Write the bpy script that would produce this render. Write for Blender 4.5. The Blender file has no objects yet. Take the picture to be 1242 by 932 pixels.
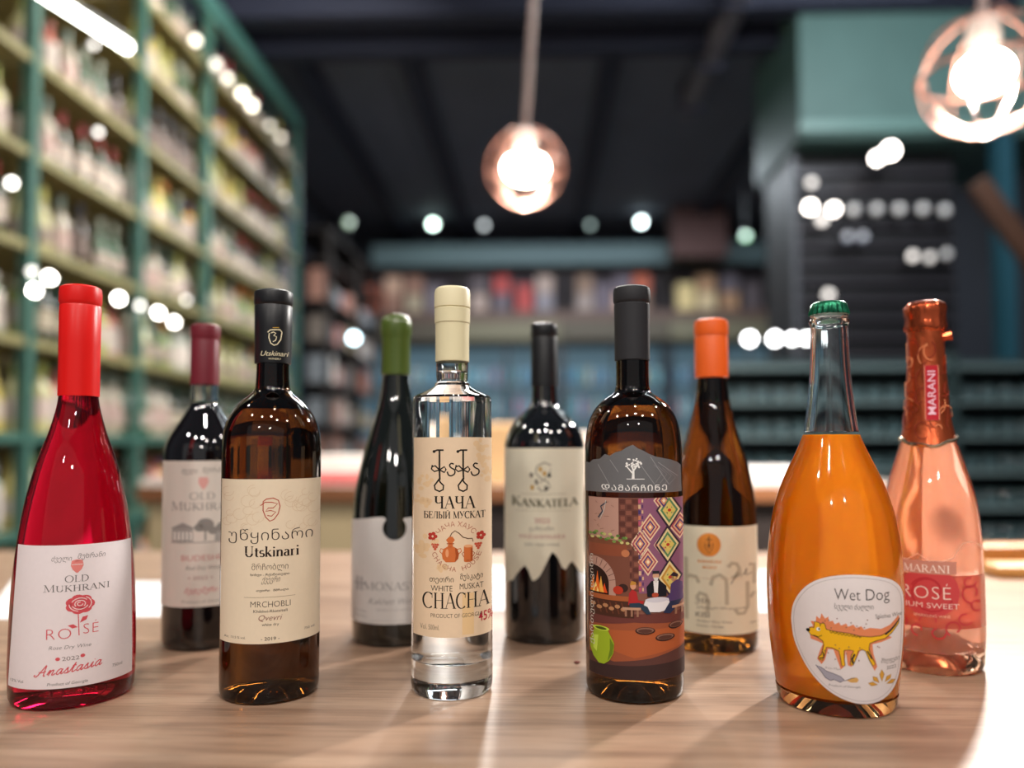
import bpy, bmesh, math, random
from mathutils import Vector, Matrix
from mathutils.geometry import tessellate_polygon
random.seed(7)
S = bpy.context.scene
C = S.collection
PI = math.pi
rad = math.radians

# ------------------------------------------------------------------ camera, world, lights, exposure
EYE = 1.084; TAB = 0.90                      # eye height and counter-top height above the floor
cam = bpy.data.cameras.new('camera'); cam_o = bpy.data.objects.new('camera', cam); C.objects.link(cam_o)
cam_o.location = (0, 0, EYE)
cam_o.rotation_euler = (Matrix.Rotation(rad(1.79), 3, 'Z') @ Matrix.Rotation(rad(92.2), 3, 'X') @ Matrix.Rotation(rad(-0.1), 3, 'Z')).to_euler()
cam.sensor_width = 36.0; cam.lens = 930 / 1242 * 36; cam.shift_y = 38.5 / 1242
cam.clip_start = 0.01; cam.clip_end = 60
cam.dof.use_dof = True; cam.dof.focus_distance = 0.553; cam.dof.aperture_fstop = cam.lens / 13.5
S.camera = cam_o
world = bpy.data.worlds.new('world'); S.world = world; world.use_nodes = True
world.node_tree.nodes['Background'].inputs[0].default_value = (0.55, 0.60, 0.70, 1)
world.node_tree.nodes['Background'].inputs[1].default_value = 0.12
S.view_settings.view_transform = 'Standard'; S.view_settings.look = 'None'
S.view_settings.exposure = 0.25; S.view_settings.gamma = 1.0; S.view_settings.use_curve_mapping = False
S.cycles.max_bounces = 14; S.cycles.transmission_bounces = 12; S.cycles.glossy_bounces = 5
S.cycles.diffuse_bounces = 3; S.cycles.transparent_max_bounces = 12
S.cycles.sample_clamp_indirect = 6.0; S.cycles.use_denoising = True

def area(name, loc, target, sx, sy, power, color=(1, 1, 1)):
    l = bpy.data.lights.new(name, 'AREA'); l.shape = 'RECTANGLE'; l.size = sx; l.size_y = sy
    l.energy = power; l.color = color
    o = bpy.data.objects.new(name, l); C.objects.link(o); o.location = loc
    o.rotation_euler = (Vector(target) - Vector(loc)).to_track_quat('-Z', 'Y').to_euler()
    return o
def downlight(name, loc, target, size, power, color=(1, 1, 1)):
    l = bpy.data.lights.new(name, 'AREA'); l.shape = 'DISK'; l.size = size; l.energy = power; l.color = color
    o = bpy.data.objects.new(name, l); C.objects.link(o); o.location = loc
    o.rotation_euler = (Vector(target) - Vector(loc)).to_track_quat('-Z', 'Y').to_euler(); return o
for x, y, z, w in ((-1.5, -0.5, 2.9, 9), (-0.6, -0.9, 2.9, 9), (0.15, -0.7, 2.8, 12), (0.8, -1.0, 2.9, 9), (1.7, -0.4, 2.9, 8), (-0.9, -2.2, 2.7, 9), (0.5, -2.3, 2.7, 9), (-2.0, 0.9, 3.2, 9), (1.9, 0.9, 3.2, 7), (0.2, -0.1, 3.3, 8)):
    downlight('downlight', (x, y, z), (0.0, 0.75, 1.0), 0.11, w * 0.85, (1.0, 0.93, 0.86))
area('added_front_fill', (0.0, -2.6, 1.9), (0.0, 0.7, 1.0), 6.0, 2.6, 11, (1.0, 0.95, 0.92))  # added soft fill from behind the camera, no window there
area('shelf_aisle_light', (-0.7, 3.6, 3.85), (-2.1, 4.0, 1.4), 0.5, 3.6, 225, (1.0, 0.96, 0.88))
area('back_aisle_light', (0.6, 7.9, 3.9), (0.6, 8.3, 0.0), 4.0, 0.6, 150, (0.85, 0.93, 1.0))
area('right_aisle_light', (1.9, 2.9, 3.8), (2.2, 5.0, 1.4), 1.4, 0.5, 60, (0.9, 0.96, 1.0))

# ------------------------------------------------------------------ materials
def lin(h):
    h = h.lstrip('#'); out = []
    for i in (0, 2, 4):
        c = int(h[i:i+2], 16) / 255
        out.append(c / 12.92 if c <= 0.04045 else ((c + 0.055) / 1.055) ** 2.4)
    return tuple(out) + (1,)
_m = {}
def mat(name, hexc='#808080', rough=0.5, metal=0.0, trans=0.0, ior=1.45, coat=0.0, emit=None, es=0.0, noise=0.0, nscale=40.0, bump=0.0, spec=0.5):
    key = name
    if key in _m: return _m[key]
    m = bpy.data.materials.new(name); m.use_nodes = True; nt = m.node_tree; b = nt.nodes['Principled BSDF']
    b.inputs['Base Color'].default_value = lin(hexc); b.inputs['Roughness'].default_value = rough
    b.inputs['Metallic'].default_value = metal; b.inputs['Transmission Weight'].default_value = trans
    b.inputs['IOR'].default_value = ior; b.inputs['Coat Weight'].default_value = coat; b.inputs['Coat Roughness'].default_value = 0.03
    b.inputs['Specular IOR Level'].default_value = spec
    if emit:
        b.inputs['Emission Color'].default_value = lin(emit); b.inputs['Emission Strength'].default_value = es
    if noise or bump:
        tc = nt.nodes.new('ShaderNodeTexCoord'); n = nt.nodes.new('ShaderNodeTexNoise'); n.inputs['Scale'].default_value = nscale; n.inputs['Detail'].default_value = 4
        nt.links.new(tc.outputs['Object'], n.inputs['Vector'])
        if noise:
            r = nt.nodes.new('ShaderNodeMix'); r.data_type = 'RGBA'; r.blend_type = 'MULTIPLY'; r.inputs[0].default_value = noise
            r.inputs[6].default_value = lin(hexc); nt.links.new(n.outputs['Fac'], r.inputs[7]); nt.links.new(r.outputs[2], b.inputs['Base Color'])
        if bump:
            bp = nt.nodes.new('ShaderNodeBump'); bp.inputs['Strength'].default_value = bump; bp.inputs['Distance'].default_value = 0.001
            nt.links.new(n.outputs['Fac'], bp.inputs['Height']); nt.links.new(bp.outputs['Normal'], b.inputs['Normal'])
    _m[key] = m
    return m
def ink(h, rough=0.55):
    return mat('ink_' + h.lstrip('#'), h, rough, spec=0.25)

def cloudy(name, glass_hex, body_hex, f, rough=0.0, ior=1.4):
    """wine seen through its glass: clear tinted refraction mixed with light scattered inside the wine"""
    if name in _m: return _m[name]
    m = bpy.data.materials.new(name); m.use_nodes = True; nt = m.node_tree; nt.nodes.clear()
    out = nt.nodes.new('ShaderNodeOutputMaterial')
    g = nt.nodes.new('ShaderNodeBsdfPrincipled'); g.inputs['Base Color'].default_value = lin(glass_hex)
    g.inputs['Transmission Weight'].default_value = 1; g.inputs['Roughness'].default_value = rough; g.inputs['IOR'].default_value = ior
    d = nt.nodes.new('ShaderNodeBsdfPrincipled'); d.inputs['Base Color'].default_value = lin(body_hex)
    d.inputs['Roughness'].default_value = 0.03; d.inputs['Subsurface Weight'].default_value = 1.0
    d.inputs['Subsurface Radius'].default_value = (1.0, 0.45, 0.2); d.inputs['Subsurface Scale'].default_value = 0.03
    mx = nt.nodes.new('ShaderNodeMixShader'); mx.inputs[0].default_value = f
    nt.links.new(g.outputs[0], mx.inputs[1]); nt.links.new(d.outputs[0], mx.inputs[2]); nt.links.new(mx.outputs[0], out.inputs['Surface'])
    _m[name] = m
    return m

def wood(name, c1, c2, c3, axis=0, scale=1.0, rough=0.35):
    if name in _m: return _m[name]
    m = bpy.data.materials.new(name); m.use_nodes = True; nt = m.node_tree; b = nt.nodes['Principled BSDF']; L = nt.links.new
    tc = nt.nodes.new('ShaderNodeTexCoord'); mp = nt.nodes.new('ShaderNodeMapping'); L(tc.outputs['Object'], mp.inputs[0])
    s = [22 * scale] * 3; s[axis] = 1.3 * scale; mp.inputs['Scale'].default_value = s
    n1 = nt.nodes.new('ShaderNodeTexNoise'); n1.inputs['Scale'].default_value = 1.6; n1.inputs['Detail'].default_value = 8; n1.inputs['Distortion'].default_value = 1.2; L(mp.outputs[0], n1.inputs['Vector'])
    cr = nt.nodes.new('ShaderNodeValToRGB'); e = cr.color_ramp.elements
    e[0].position = 0.32; e[0].color = lin(c1); e[1].position = 0.68; e[1].color = lin(c3); x = e.new(0.5); x.color = lin(c2); L(n1.outputs['Fac'], cr.inputs[0])
    mp2 = nt.nodes.new('ShaderNodeMapping'); L(tc.outputs['Object'], mp2.inputs[0]); s2 = [420 * scale] * 3; s2[axis] = 18 * scale; mp2.inputs['Scale'].default_value = s2
    n2 = nt.nodes.new('ShaderNodeTexNoise'); n2.inputs['Scale'].default_value = 1; n2.inputs['Detail'].default_value = 3; L(mp2.outputs[0], n2.inputs['Vector'])
    r2 = nt.nodes.new('ShaderNodeMapRange'); r2.inputs[1].default_value = 0.36; r2.inputs[2].default_value = 0.5; r2.inputs[3].default_value = 0.70; r2.inputs[4].default_value = 1.0; L(n2.outputs['Fac'], r2.inputs[0])
    mx = nt.nodes.new('ShaderNodeMix'); mx.data_type = 'RGBA'; mx.blend_type = 'MULTIPLY'; mx.inputs[0].default_value = 0.8
    L(cr.outputs[0], mx.inputs[6]); L(r2.outputs[0], mx.inputs[7]); L(mx.outputs[2], b.inputs['Base Color'])
    b.inputs['Roughness'].default_value = rough; b.inputs['Specular IOR Level'].default_value = 0.5
    bp = nt.nodes.new('ShaderNodeBump'); bp.inputs['Strength'].default_value = 0.25; bp.inputs['Distance'].default_value = 0.0004; L(n2.outputs['Fac'], bp.inputs['Height']); L(bp.outputs[0], b.inputs['Normal'])
    _m[name] = m
    return m

ORD = ['first', 'second', 'third', 'fourth', 'fifth', 'sixth', 'seventh', 'eighth', 'ninth', 'tenth', 'eleventh', 'twelfth', 'thirteenth', 'fourteenth', 'fifteenth', 'sixteenth', 'seventeenth', 'eighteenth']
# ------------------------------------------------------------------ object helpers
def tag(o, label=None, cat=None, group=None, kind=None):
    if label: o['label'] = label
    if cat: o['category'] = cat
    if group: o['group'] = group
    if kind: o['kind'] = kind
    return o
def empty(name, loc=(0, 0, 0), rz=0.0):
    o = bpy.data.objects.new(name, None); C.objects.link(o); o.location = loc; o.rotation_euler = (0, 0, rz); o.empty_display_size = 0.02
    return o
def link(name, me, mats, parent=None, loc=None):
    if not isinstance(mats, (list, tuple)): mats = [mats]
    if not me.materials:
        for m in mats: me.materials.append(m)
    o = bpy.data.objects.new(name, me); C.objects.link(o)
    if parent: o.parent = parent
    if loc: o.location = loc
    return o
def to_mesh(bm, name='m', smooth=False, angle=35, recalc=True):
    if recalc: bmesh.ops.recalc_face_normals(bm, faces=bm.faces)
    me = bpy.data.meshes.new(name); bm.to_mesh(me); bm.free()
    if smooth:
        me.polygons.foreach_set('use_smooth', [True] * len(me.polygons)); me.set_sharp_from_angle(angle=rad(angle))
    return me
def boxm(bm, c, s, rot=None, mi=0, bevel=0.0):
    mtx = Matrix.Translation(c)
    if rot is not None: mtx = mtx @ rot
    r = bmesh.ops.create_cube(bm, size=1.0, matrix=mtx @ Matrix.Diagonal((s[0], s[1], s[2], 1)))
    fs = set(f for v in r['verts'] for f in v.link_faces)
    for f in fs: f.material_index = mi
    if bevel:
        bmesh.ops.bevel(bm, geom=list(set(e for v in r['verts'] for e in v.link_edges)), offset=bevel, segments=2, affect='EDGES', profile=0.5)
def box(name, c, s, m, parent=None, bevel=0.0, rot=None):
    """box object with its origin at its own centre"""
    bm = bmesh.new(); boxm(bm, (0, 0, 0), s, rot, 0, bevel)
    return link(name, to_mesh(bm, name), m, parent, c)
def tubem(bm, pts, r, seg=8, mi=0, closed=False):
    pts = [Vector(p) for p in pts]; rings = []
    n = len(pts); up = None
    for i, p in enumerate(pts):
        a = pts[(i - 1) % n] if (closed or i > 0) else p; b = pts[(i + 1) % n] if (closed or i < n - 1) else p
        t = (b - a).normalized()
        if up is None: up = t.orthogonal().normalized()
        up = (up - t * up.dot(t))
        up = up.normalized() if up.length > 1e-6 else t.orthogonal().normalized()
        w = t.cross(up); rr = r[i] if isinstance(r, (list, tuple)) else r
        rings.append([bm.verts.new(p + (up * math.cos(2*PI*k/seg) + w * math.sin(2*PI*k/seg)) * rr) for k in range(seg)])
    m = n if closed else n - 1
    for i in range(m):
        A, B = rings[i], rings[(i + 1) % n]
        for k in range(seg):
            f = bm.faces.new((A[k], A[(k+1) % seg], B[(k+1) % seg], B[k])); f.material_index = mi
    if not closed:
        bm.faces.new(rings[0]).material_index = mi; bm.faces.new(rings[-1]).material_index = mi
def lathem(bm, prof, seg=48, mi=0, mifn=None):
    """revolve [(radius, height)]; a point on the axis closes the end"""
    rings = []
    for r, z in prof:
        if r < 1e-6: rings.append([bm.verts.new((0, 0, z))])
        else: rings.append([bm.verts.new((r * math.cos(2*PI*k/seg), r * math.sin(2*PI*k/seg), z)) for k in range(seg)])
    for i in range(len(rings) - 1):
        A, B = rings[i], rings[i+1]; q = mifn(i) if mifn else mi
        for k in range(seg):
            k2 = (k + 1) % seg
            if len(A) == 1 and len(B) == 1: continue
            if len(A) == 1: f = bm.faces.new((A[0], B[k2], B[k]))
            elif len(B) == 1: f = bm.faces.new((A[k], A[k2], B[0]))
            else: f = bm.faces.new((A[k], A[k2], B[k2], B[k]))
            f.material_index = q
def lathe(name, prof, m, parent=None, seg=48, loc=None, angle=35):
    bm = bmesh.new(); lathem(bm, prof, seg)
    return link(name, to_mesh(bm, name, True, angle), m, parent, loc)
def smooth_prof(p, sub=4):
    """Catmull-Rom through [(r, z)]"""
    out = []
    for i in range(len(p) - 1):
        p0 = p[max(i-1, 0)]; p1 = p[i]; p2 = p[i+1]; p3 = p[min(i+2, len(p)-1)]
        for k in range(sub):
            t = k / sub
            out.append(tuple(0.5 * (2*p1[j] + (p2[j]-p0[j])*t + (2*p0[j]-5*p1[j]+4*p2[j]-p3[j])*t*t + (3*p1[j]-p0[j]-3*p2[j]+p3[j])*t**3) for j in (0, 1)))
    out.append(p[-1])
    return out
def copy_tree(o, parent=None):
    c = o.copy(); C.objects.link(c)
    if parent: c.parent = parent
    for ch in list(o.children): copy_tree(ch, c)
    return c
def struct(o): o['kind'] = 'structure'; return o

# ------------------------------------------------------------------ setting
m_floor = mat('floor_tile', '#3b3632', 0.4, noise=0.5, nscale=3)
m_ceil = mat('ceiling_paint', '#6e7484', 0.8, noise=0.3, nscale=2)
m_beam = mat('beam_paint', '#262a3c', 0.7)
m_dwall = mat('wall_paint_dark', '#1b1e29', 0.85, noise=0.3, nscale=2)
m_teal = mat('teal_paint', '#557571', 0.55, noise=0.25, nscale=4)
m_green = mat('green_metal', '#40665c', 0.45, noise=0.2, nscale=5)
CEIL = EYE + 3.0
struct(box('floor', (0.3, 5.5, -0.03), (7.4, 13.4, 0.06), m_floor))
struct(box('ceiling', (0.3, 6.4, CEIL + 0.03), (7.4, 9.6, 0.06), m_ceil))
struct(box('wall_left', (-2.75, 6.0, CEIL / 2), (0.1, 10.4, CEIL), m_dwall))
struct(box('wall_right', (3.85, 6.0, CEIL / 2), (0.1, 10.4, CEIL), m_dwall))
struct(box('wall_back', (0.55, 11.05, CEIL / 2), (6.5, 0.1, CEIL), m_dwall))
for i, x in enumerate((-1.78, -0.95, 0.58, 2.1)):
    tag(box('ceiling_beam', (x, 8.2, CEIL - 0.06), (0.13, 5.6, 0.12), m_beam), 'dark lengthwise ceiling beam, ' + ['leftmost of the four', 'just left of the central pendant cord', 'just right of the central pendant cord', 'above the teal panelled box'][i], 'beam', 'lengthwise ceiling beams')
for y, d in ((4.95, 'nearer of the two, at the picture top'), (5.42, 'second of the two, behind the first')):
    tag(box('cross_beam', (0.3, y, CEIL - 0.09), (5.6, 0.14, 0.18), m_beam), 'dark beam crossing the ceiling sideways, ' + d, 'beam')
# grey duct along the ceiling
bm = bmesh.new(); tubem(bm, [(1.30, 4.3, CEIL - 0.13), (1.30, 6.5, CEIL - 0.13)], 0.085, 16)
du = empty('ceiling_duct', (0, 0, 0)); link('pipe', to_mesh(bm, 'pipe', True), mat('duct_grey', '#6a6770', 0.5), du)
for y in (4.8, 5.6, 6.3):
    bm = bmesh.new(); boxm(bm, (1.30, y, CEIL - 0.12), (0.20, 0.03, 0.24)); link('bracket', to_mesh(bm), m_beam, du)
tag(du, 'grey round ventilation duct running under the ceiling', 'duct')
# teal beam over the back counter
tag(box('teal_beam', (0.42, 10.15, EYE + 2.53), (5.2, 0.16, 0.27), mat('teal_beam_paint', '#667c80', 0.6)), 'long teal beam above the back shelf', 'beam')
tag(box('hanging_sign_box', (2.05, 9.7, EYE + 2.72), (0.68, 0.3, 0.72), mat('brown_box', '#4a2f2c', 0.7)), 'brown boxed sign hanging in front of the teal beam', 'box')

# ------------------------------------------------------------------ pendant lamps
m_copper = mat('copper_wire', '#b08070', 0.35, 0.85)
def pendant(name, loc, R_, bw, bh, es, label, cord_top, glow):
    root = empty(name, loc)
    bm = bmesh.new()
    for k in range(8):
        a = PI * 2 * k / 8
        tubem(bm, [(R_ * math.sin(t) * math.cos(a), R_ * math.sin(t) * math.sin(a), R_ * math.cos(t)) for t in [0.25 + (PI - 0.4) * i / 14 for i in range(15)]], 0.0022, 6)
    for t in (0.9, PI / 2, 2.2, 2.94):
        tubem(bm, [(R_ * math.sin(t) * math.cos(a), R_ * math.sin(t) * math.sin(a), R_ * math.cos(t)) for a in [2*PI*i/32 for i in range(32)]], 0.0022 if abs(t - PI/2) > .1 else 0.0045, 6, closed=True)
    link('wire_cage', to_mesh(bm, 'cage', True), m_copper, root)
    lathe('lamp_socket', [(0, R_*0.98), (0.02, R_*0.98), (0.035, R_*0.85), (0.035, R_*0.55), (0.028, bh*0.8), (0, bh*0.8)], mat('white_socket', '#d9d3cc', 0.4), root, 24)
    pr = [(bw * math.sin(t), bh * -math.cos(t)) for t in [PI * i / 14 for i in range(15)]]; pr[0] = (0, -bh); pr[-1] = (0, bh)
    lathe('light_bulb', pr, mat('bulb_glow', '#ffffff', 0.5, emit='#fff1e2', es=es) if name == 'pendant_lamp' else _m['bulb_glow'], root, 24)
    d = Vector(cord_top) - Vector(loc)
    bm = bmesh.new(); tubem(bm, [(0, 0, R_ * 0.95), tuple(d)], 0.011, 8); link('cord', to_mesh(bm, 'cord', True), mat('cord_pink', '#a9948f', 0.6), root)
    lathe('ceiling_rose', [(0, 0), (0.05, 0), (0.045, -0.03), (0, -0.03)], m_copper, root, 24, loc=tuple(d))
    downlight('pendant_glow', (loc[0], loc[1], loc[2] - bh - .008), (loc[0], loc[1], 0), bw * 1.5, glow, (1.0, 0.95, 0.90))
    return tag(root, label, 'lamp', 'pendant lamps')
pendant('pendant_lamp', (-0.032, 2.5, EYE + 0.915), 0.128, 0.072, 0.05, 42, 'copper cage pendant lamp glowing above the middle of the counter', (0.09, 2.5, CEIL), 22)
pendant('pendant_lamp', (1.03, 1.76, EYE + 0.85), 0.138, 0.058, 0.046, 42, 'copper cage pendant lamp glowing in the upper right corner', (1.10, 1.76, CEIL), 62)

# ------------------------------------------------------------------ point-like lamps
def spot(name, px, py, D, dia, es, label, cat='lamp', group=None, hexc='#ffffff', to=None):
    """small lamp, also used for added reflections, with housing at a measured direction and distance"""
    x = (px - 650) / 930 * D; z = EYE + (540 - py) / 930 * D
    root = empty(name, (x, D, z)); r = dia / 2
    bm = bmesh.new(); pr = [(r * math.cos(t), -r * math.sin(t)) for t in [PI/2 * i / 6 for i in range(7)]]
    pr = [(0, 0)] + pr; pr[-1] = (0, -r)
    lathem(bm, pr, 16)
    bmesh.ops.rotate(bm, verts=bm.verts, matrix=Matrix.Rotation(rad(-60), 3, 'X'))
    link('lens', to_mesh(bm, 'lens', True), mat('glow_%s_%g' % (hexc.strip('#'), es), '#ffffff', 0.5, emit=hexc, es=es), root)
    bm = bmesh.new(); lathem(bm, [(0, 0.0), (r*1.08, 0.0), (r*1.08, r*1.2), (r*.6, r*1.8), (0, r*1.8)], 16)
    bmesh.ops.rotate(bm, verts=bm.verts, matrix=Matrix.Rotation(rad(-60), 3, 'X'))
    link('housing', to_mesh(bm, 'housing', True), mat('lamp_housing', '#202226', 0.5), root)
    if to: 
        bm = bmesh.new(); tubem(bm, [(0, r*.6, r*.5), (to[0], r*.6 + to[1], r*.5 + to[2])], 0.008, 6); link('bracket', to_mesh(bm), _m['lamp_housing'], root)
    return tag(root, label, cat, group)
cz = lambda py, D: CEIL - (EYE + (540 - py) / 930 * D)
spot('ceiling_spotlight', 524, 268, 9.9, 0.085, 14, 'bright round ceiling spotlight left of the central pendant', group='ceiling spotlights', hexc='#dfffef', to=(0, 0, cz(268, 9.9) - .03))
spot('ceiling_spotlight', 779, 268, 9.9, 0.085, 14, 'bright round ceiling spotlight right of the central pendant', group='ceiling spotlights', hexc='#e8ffff', to=(0, 0, cz(268, 9.9) - .03))
spot('ceiling_spotlight', 587, 270, 9.9, 0.07, 3, 'dim grey ceiling spotlight under the left side of the central pendant', group='ceiling spotlights', hexc='#dfe8ea', to=(0, 0, cz(270, 9.9) - .03))
spot('ceiling_spotlight', 717, 271, 9.9, 0.07, 1.2, 'faintest ceiling spotlight, left of the bright right one', group='ceiling spotlights', hexc='#c8e8e0', to=(0, 0, cz(271, 9.9) - .03))
spot('wall_spotlight', 427, 408, 8.0, 0.08, 14, 'bright bluish lamp just left of the green waxed bottle', hexc='#d4f4ff', to=(-0.11, 0, -0.17))
spot('wall_spotlight', 420, 265, 8.0, 0.08, 1.5, 'dim greenish lamp high on the left behind the green shelving', hexc='#a8c8a8', to=(-0.04, 0, -0.26))
spot('wall_spotlight', 905, 287, 8.5, 0.08, 1.8, 'dim green lamp right of the brown hanging box', hexc='#80d890', to=(0, 0, cz(287, 8.5) - .03))
for i, (px, w) in enumerate(((908, .10), (938, .10), (959, .08), (976, .08))):
    spot('rack_lamp', px, 412, 4.35, w * .55, 14, 'bright white lamp in the row beside the orange capsule, ' + ['first from the left', 'second from the left', 'third from the left', 'rightmost, beside the clear bottle neck'][i], group='row of lamps right of the orange capsule', to=(0, 0.0, -0.13))

# ------------------------------------------------------------------ green shelving on the left with its stock
FX = -2.0; BX = -2.45
LV = [-0.70, -0.325, 0.05, 0.425, 0.80, 1.17, 1.55, 1.93, 2.31]
POSTS = [2.93, 3.76, 4.54, 6.28]
Y0 = 2.15
sh = empty('shelving_unit', (-2.2, 4.2, 0))
tag(sh, 'tall green metal shelving full of bottles along the left wall', 'shelf')
def into(parent, name, c, s, m, **k):
    o = box(name, (c[0] - parent.location.x, c[1] - parent.location.y, c[2] - parent.location.z), s, m, parent, **k); return o
for y in [Y0] + POSTS:
    into(sh, 'upright', (FX, y, (EYE + 2.70) / 2), (0.05, 0.042, EYE + 2.70), m_green)
    into(sh, 'upright', (BX, y, (EYE + 2.70) / 2), (0.05, 0.05, EYE + 2.70), m_green)
into(sh, 'top_rail', (FX, (Y0 + 6.28) / 2, EYE + 2.70), (0.07, 6.31 - Y0, 0.13), mat('top_rail_green', '#44706a', 0.4))
into(sh, 'back_panel', (BX - 0.05, (Y0 + 6.28) / 2, EYE + 0.95), (0.02, 6.28 - Y0, 3.5), mat('shelf_back', '#b8b090', 0.8, noise=.4, nscale=6))
m_board = mat('shelf_board_oak', '#8c7e4e', 0.6, noise=0.3, nscale=10)
ys = [Y0] + POSTS
for li, z in enumerate(LV):
    for b in range(4):
        a, c = ys[b], ys[b+1]
        if z > 1.9 and b == 0: continue
        s_ = into(sh, 'shelf_board', (-2.22, (a + c) / 2, EYE + z - 0.012), (0.46, c - a - 0.05, 0.024), m_board)
        into(sh, 'shelf_rail', (FX + 0.012, (a + c) / 2, EYE + z - 0.018), (0.012, c - a - 0.05, 0.036), m_green if z < 0.1 else mat('rail_olive', '#7c7650', 0.5))
def bottle_mesh(kind, wine, lab, cap, r=0.039, h=0.30):
    k = r / 0.039
    if kind == 0: pr = [(0, 0), (r, 0.004), (r, .06), (r, .15), (r, .185), (.014*k, .225), (.0135, .235), (.0155, .24), (.0155, .297), (0, .30)]
    elif kind == 1: pr = [(0, 0), (r*1.05, 0.004), (r*1.05, .05), (r*1.05, .12), (.03*k, .17), (.0165, .225), (.0145, .235), (.0165, .24), (.0165, .297), (0, .30)]
    else: pr = [(0, 0), (r*.95, 0.004), (r*.95, .03), (r*.95, .17), (r*.9, .185), (.016, .205), (.0155, .215), (.019, .22), (.019, .262), (0, .265)]
    bm = bmesh.new(); mi = [0, 0, 1, 0, 0, 0, 0, 2, 2]
    lathem(bm, pr, 12, 0, lambda i: mi[i])
    me = to_mesh(bm, 'stock_bottle', True, 50)
    for m in (mat('stock_glass_' + wine, '#' + wine, 0.12, coat=0.4), mat('stock_paper_' + lab, '#' + lab, 0.7, noise=.5, nscale=14), mat('stock_cap_' + cap, '#' + cap, 0.4)): me.materials.append(m)
    return me
kinds = [bottle_mesh(*k) for k in (
    (0, '28301c', 'd8c8bc', '8a2a2a'), (0, '8a9040', 'c8b8ac', 'a89848'), (1, 'b8a860', 'd0c0b0', '9a8a40'), (1, '2e4a30', 'b8a89c', '8a9080'),
    (2, '9aa498', 'd8ccc4', 'b0aca4'), (2, 'c89848', 'b8a8a0', '50406a'), (0, 'b0ac80', 'd4c0b8', '8a9048'), (1, '6a7a3a', 'a89890', 'c07038'), (0, '989080', 'c8aca4', '6a7a70'), (2, 'b86a5c', 'ccc0b8', '8a5048'),
    (0, '30241c', '7a6a64', '3a3a40'), (1, 'a8a478', '948478', 'b8b460'), (0, '202820', 'c0b4a0', '2a4a40'))]
names_l = ['lowest', 'second lowest', 'third lowest', 'fourth lowest', 'fifth lowest', 'fourth highest', 'third highest', 'second highest', 'highest']
names_b = ['nearest bay', 'second bay', 'third bay', 'farthest bay']
cnt = 0
for li, z in enumerate(LV):
    for b in range(4):
        a, c = ys[b] + 0.08, ys[b+1] - 0.07
        if z > 1.9 and b < 2: continue
        if z > 1.5 and b == 0: continue
        if b == 0: a = ys[1] - 0.38
        if li == 0 and b < 2: continue
        pitch = 0.122 if b < 3 else 0.145
        n = int((c - a) / pitch) + 1
        run = random.randrange(13)
        for k in range(n):
            if random.random() < 0.7: run = random.randrange(13)
            o = bpy.data.objects.new('wine_bottle', kinds[run]); C.objects.link(o)
            o.location = (-2.075 - random.random() * 0.03, a + k * (c - a) / max(1, n - 1), EYE + z + 0.0003)
            sc = random.uniform(0.93, 1.06); o.scale = (1.15, 1.15, sc); o.rotation_euler.z = random.random() * 6
            tag(o, 'pale-labelled bottle %s from %s post, %s shelf, %s, green shelving' % (ORD[k if b else n - 1 - k], 'near' if b else 'far', names_l[li], names_b[b]), 'bottle', 'bottles on the %s shelf, %s' % (names_l[li], names_b[b]))
            cnt += 1
# lamps along the shelving top, then added glowing discs for reflections on bottles
rail_px = [(225, 32), (251, 63), (266, 81), (285, 101), (297, 116), (320, 142), (334, 157)]
for i, (px, py) in enumerate(rail_px):
    D = (650 - px); D = 1.90 * 930 / D
    spot('shelf_light_spot', px, py, D, 0.05 if i in (1, 3, 4) else 0.042, (4, 1.6, 3, 6, 6, 1.6, 2)[i], 'small round lamp, %s from the near end along the shelving top' % ORD[i], group='row of lamps along the shelf top', hexc='#fff6dc', to=(-0.08, 0, 0))
low_px = [(22, 322, 1.6), (45, 330, 14), (26, 346, 14), (103, 147, 1.6), (133, 357, 14), (160, 366, 2.5), (183, 375, 12), (203, 387, 9), (218, 360, 1.6), (339, 231, .8), (-6, 210, 5), (95, 35, 1.2)]
wh = ['above the red capsule at far left', 'large and white left of the red capsule', 'lowest one left of the red capsule', 'high above the red capsule', 'large and white just right of the red capsule', 'second right of the red capsule', 'third right of the red capsule', 'fourth right of the red capsule', 'highest one right of the red capsule', 'dim at the far end post', 'at the left edge of the picture, high up', 'below the long tube lamp']
for (px, py, es), w in zip(low_px, wh):
    D = 1.93 * 930 / (650 - px)
    spot('shelf_light_spot', px, py, D, 0.034 if es > 8 else 0.028, es * 2.0, 'added glowing reflection on the green shelving, ' + w, group='added reflections on the shelving', hexc='#fffaf0', to=(-0.06, 0, 0))
# long tube lamp
tl = empty('tube_lamp', (-1.40, 2.38, EYE + 1.34))
bm = bmesh.new(); tubem(bm, [(-0.15, -0.55, 0), (0.032, 0.11, 0)], 0.016, 12); link('tube', to_mesh(bm, 'tube', True), mat('tube_glow', '#ffffff', 0.5, emit='#fffff4', es=12), tl)
bm = bmesh.new(); tubem(bm, [(-0.15, -0.55, 0.026), (0.032, 0.11, 0.026)], 0.012, 8)
for t in (0.1, 0.9):
    p = (-0.15 + 0.182 * t, -0.55 + 0.66 * t); tubem(bm, [(p[0], p[1], 0.03), (p[0], p[1], CEIL - EYE - 1.34)], 0.002, 6)
link('fitting', to_mesh(bm), _m['lamp_housing'], tl)
tag(tl, 'bright fluorescent tube lamp hanging before the green shelving at top left', 'lamp')

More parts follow.
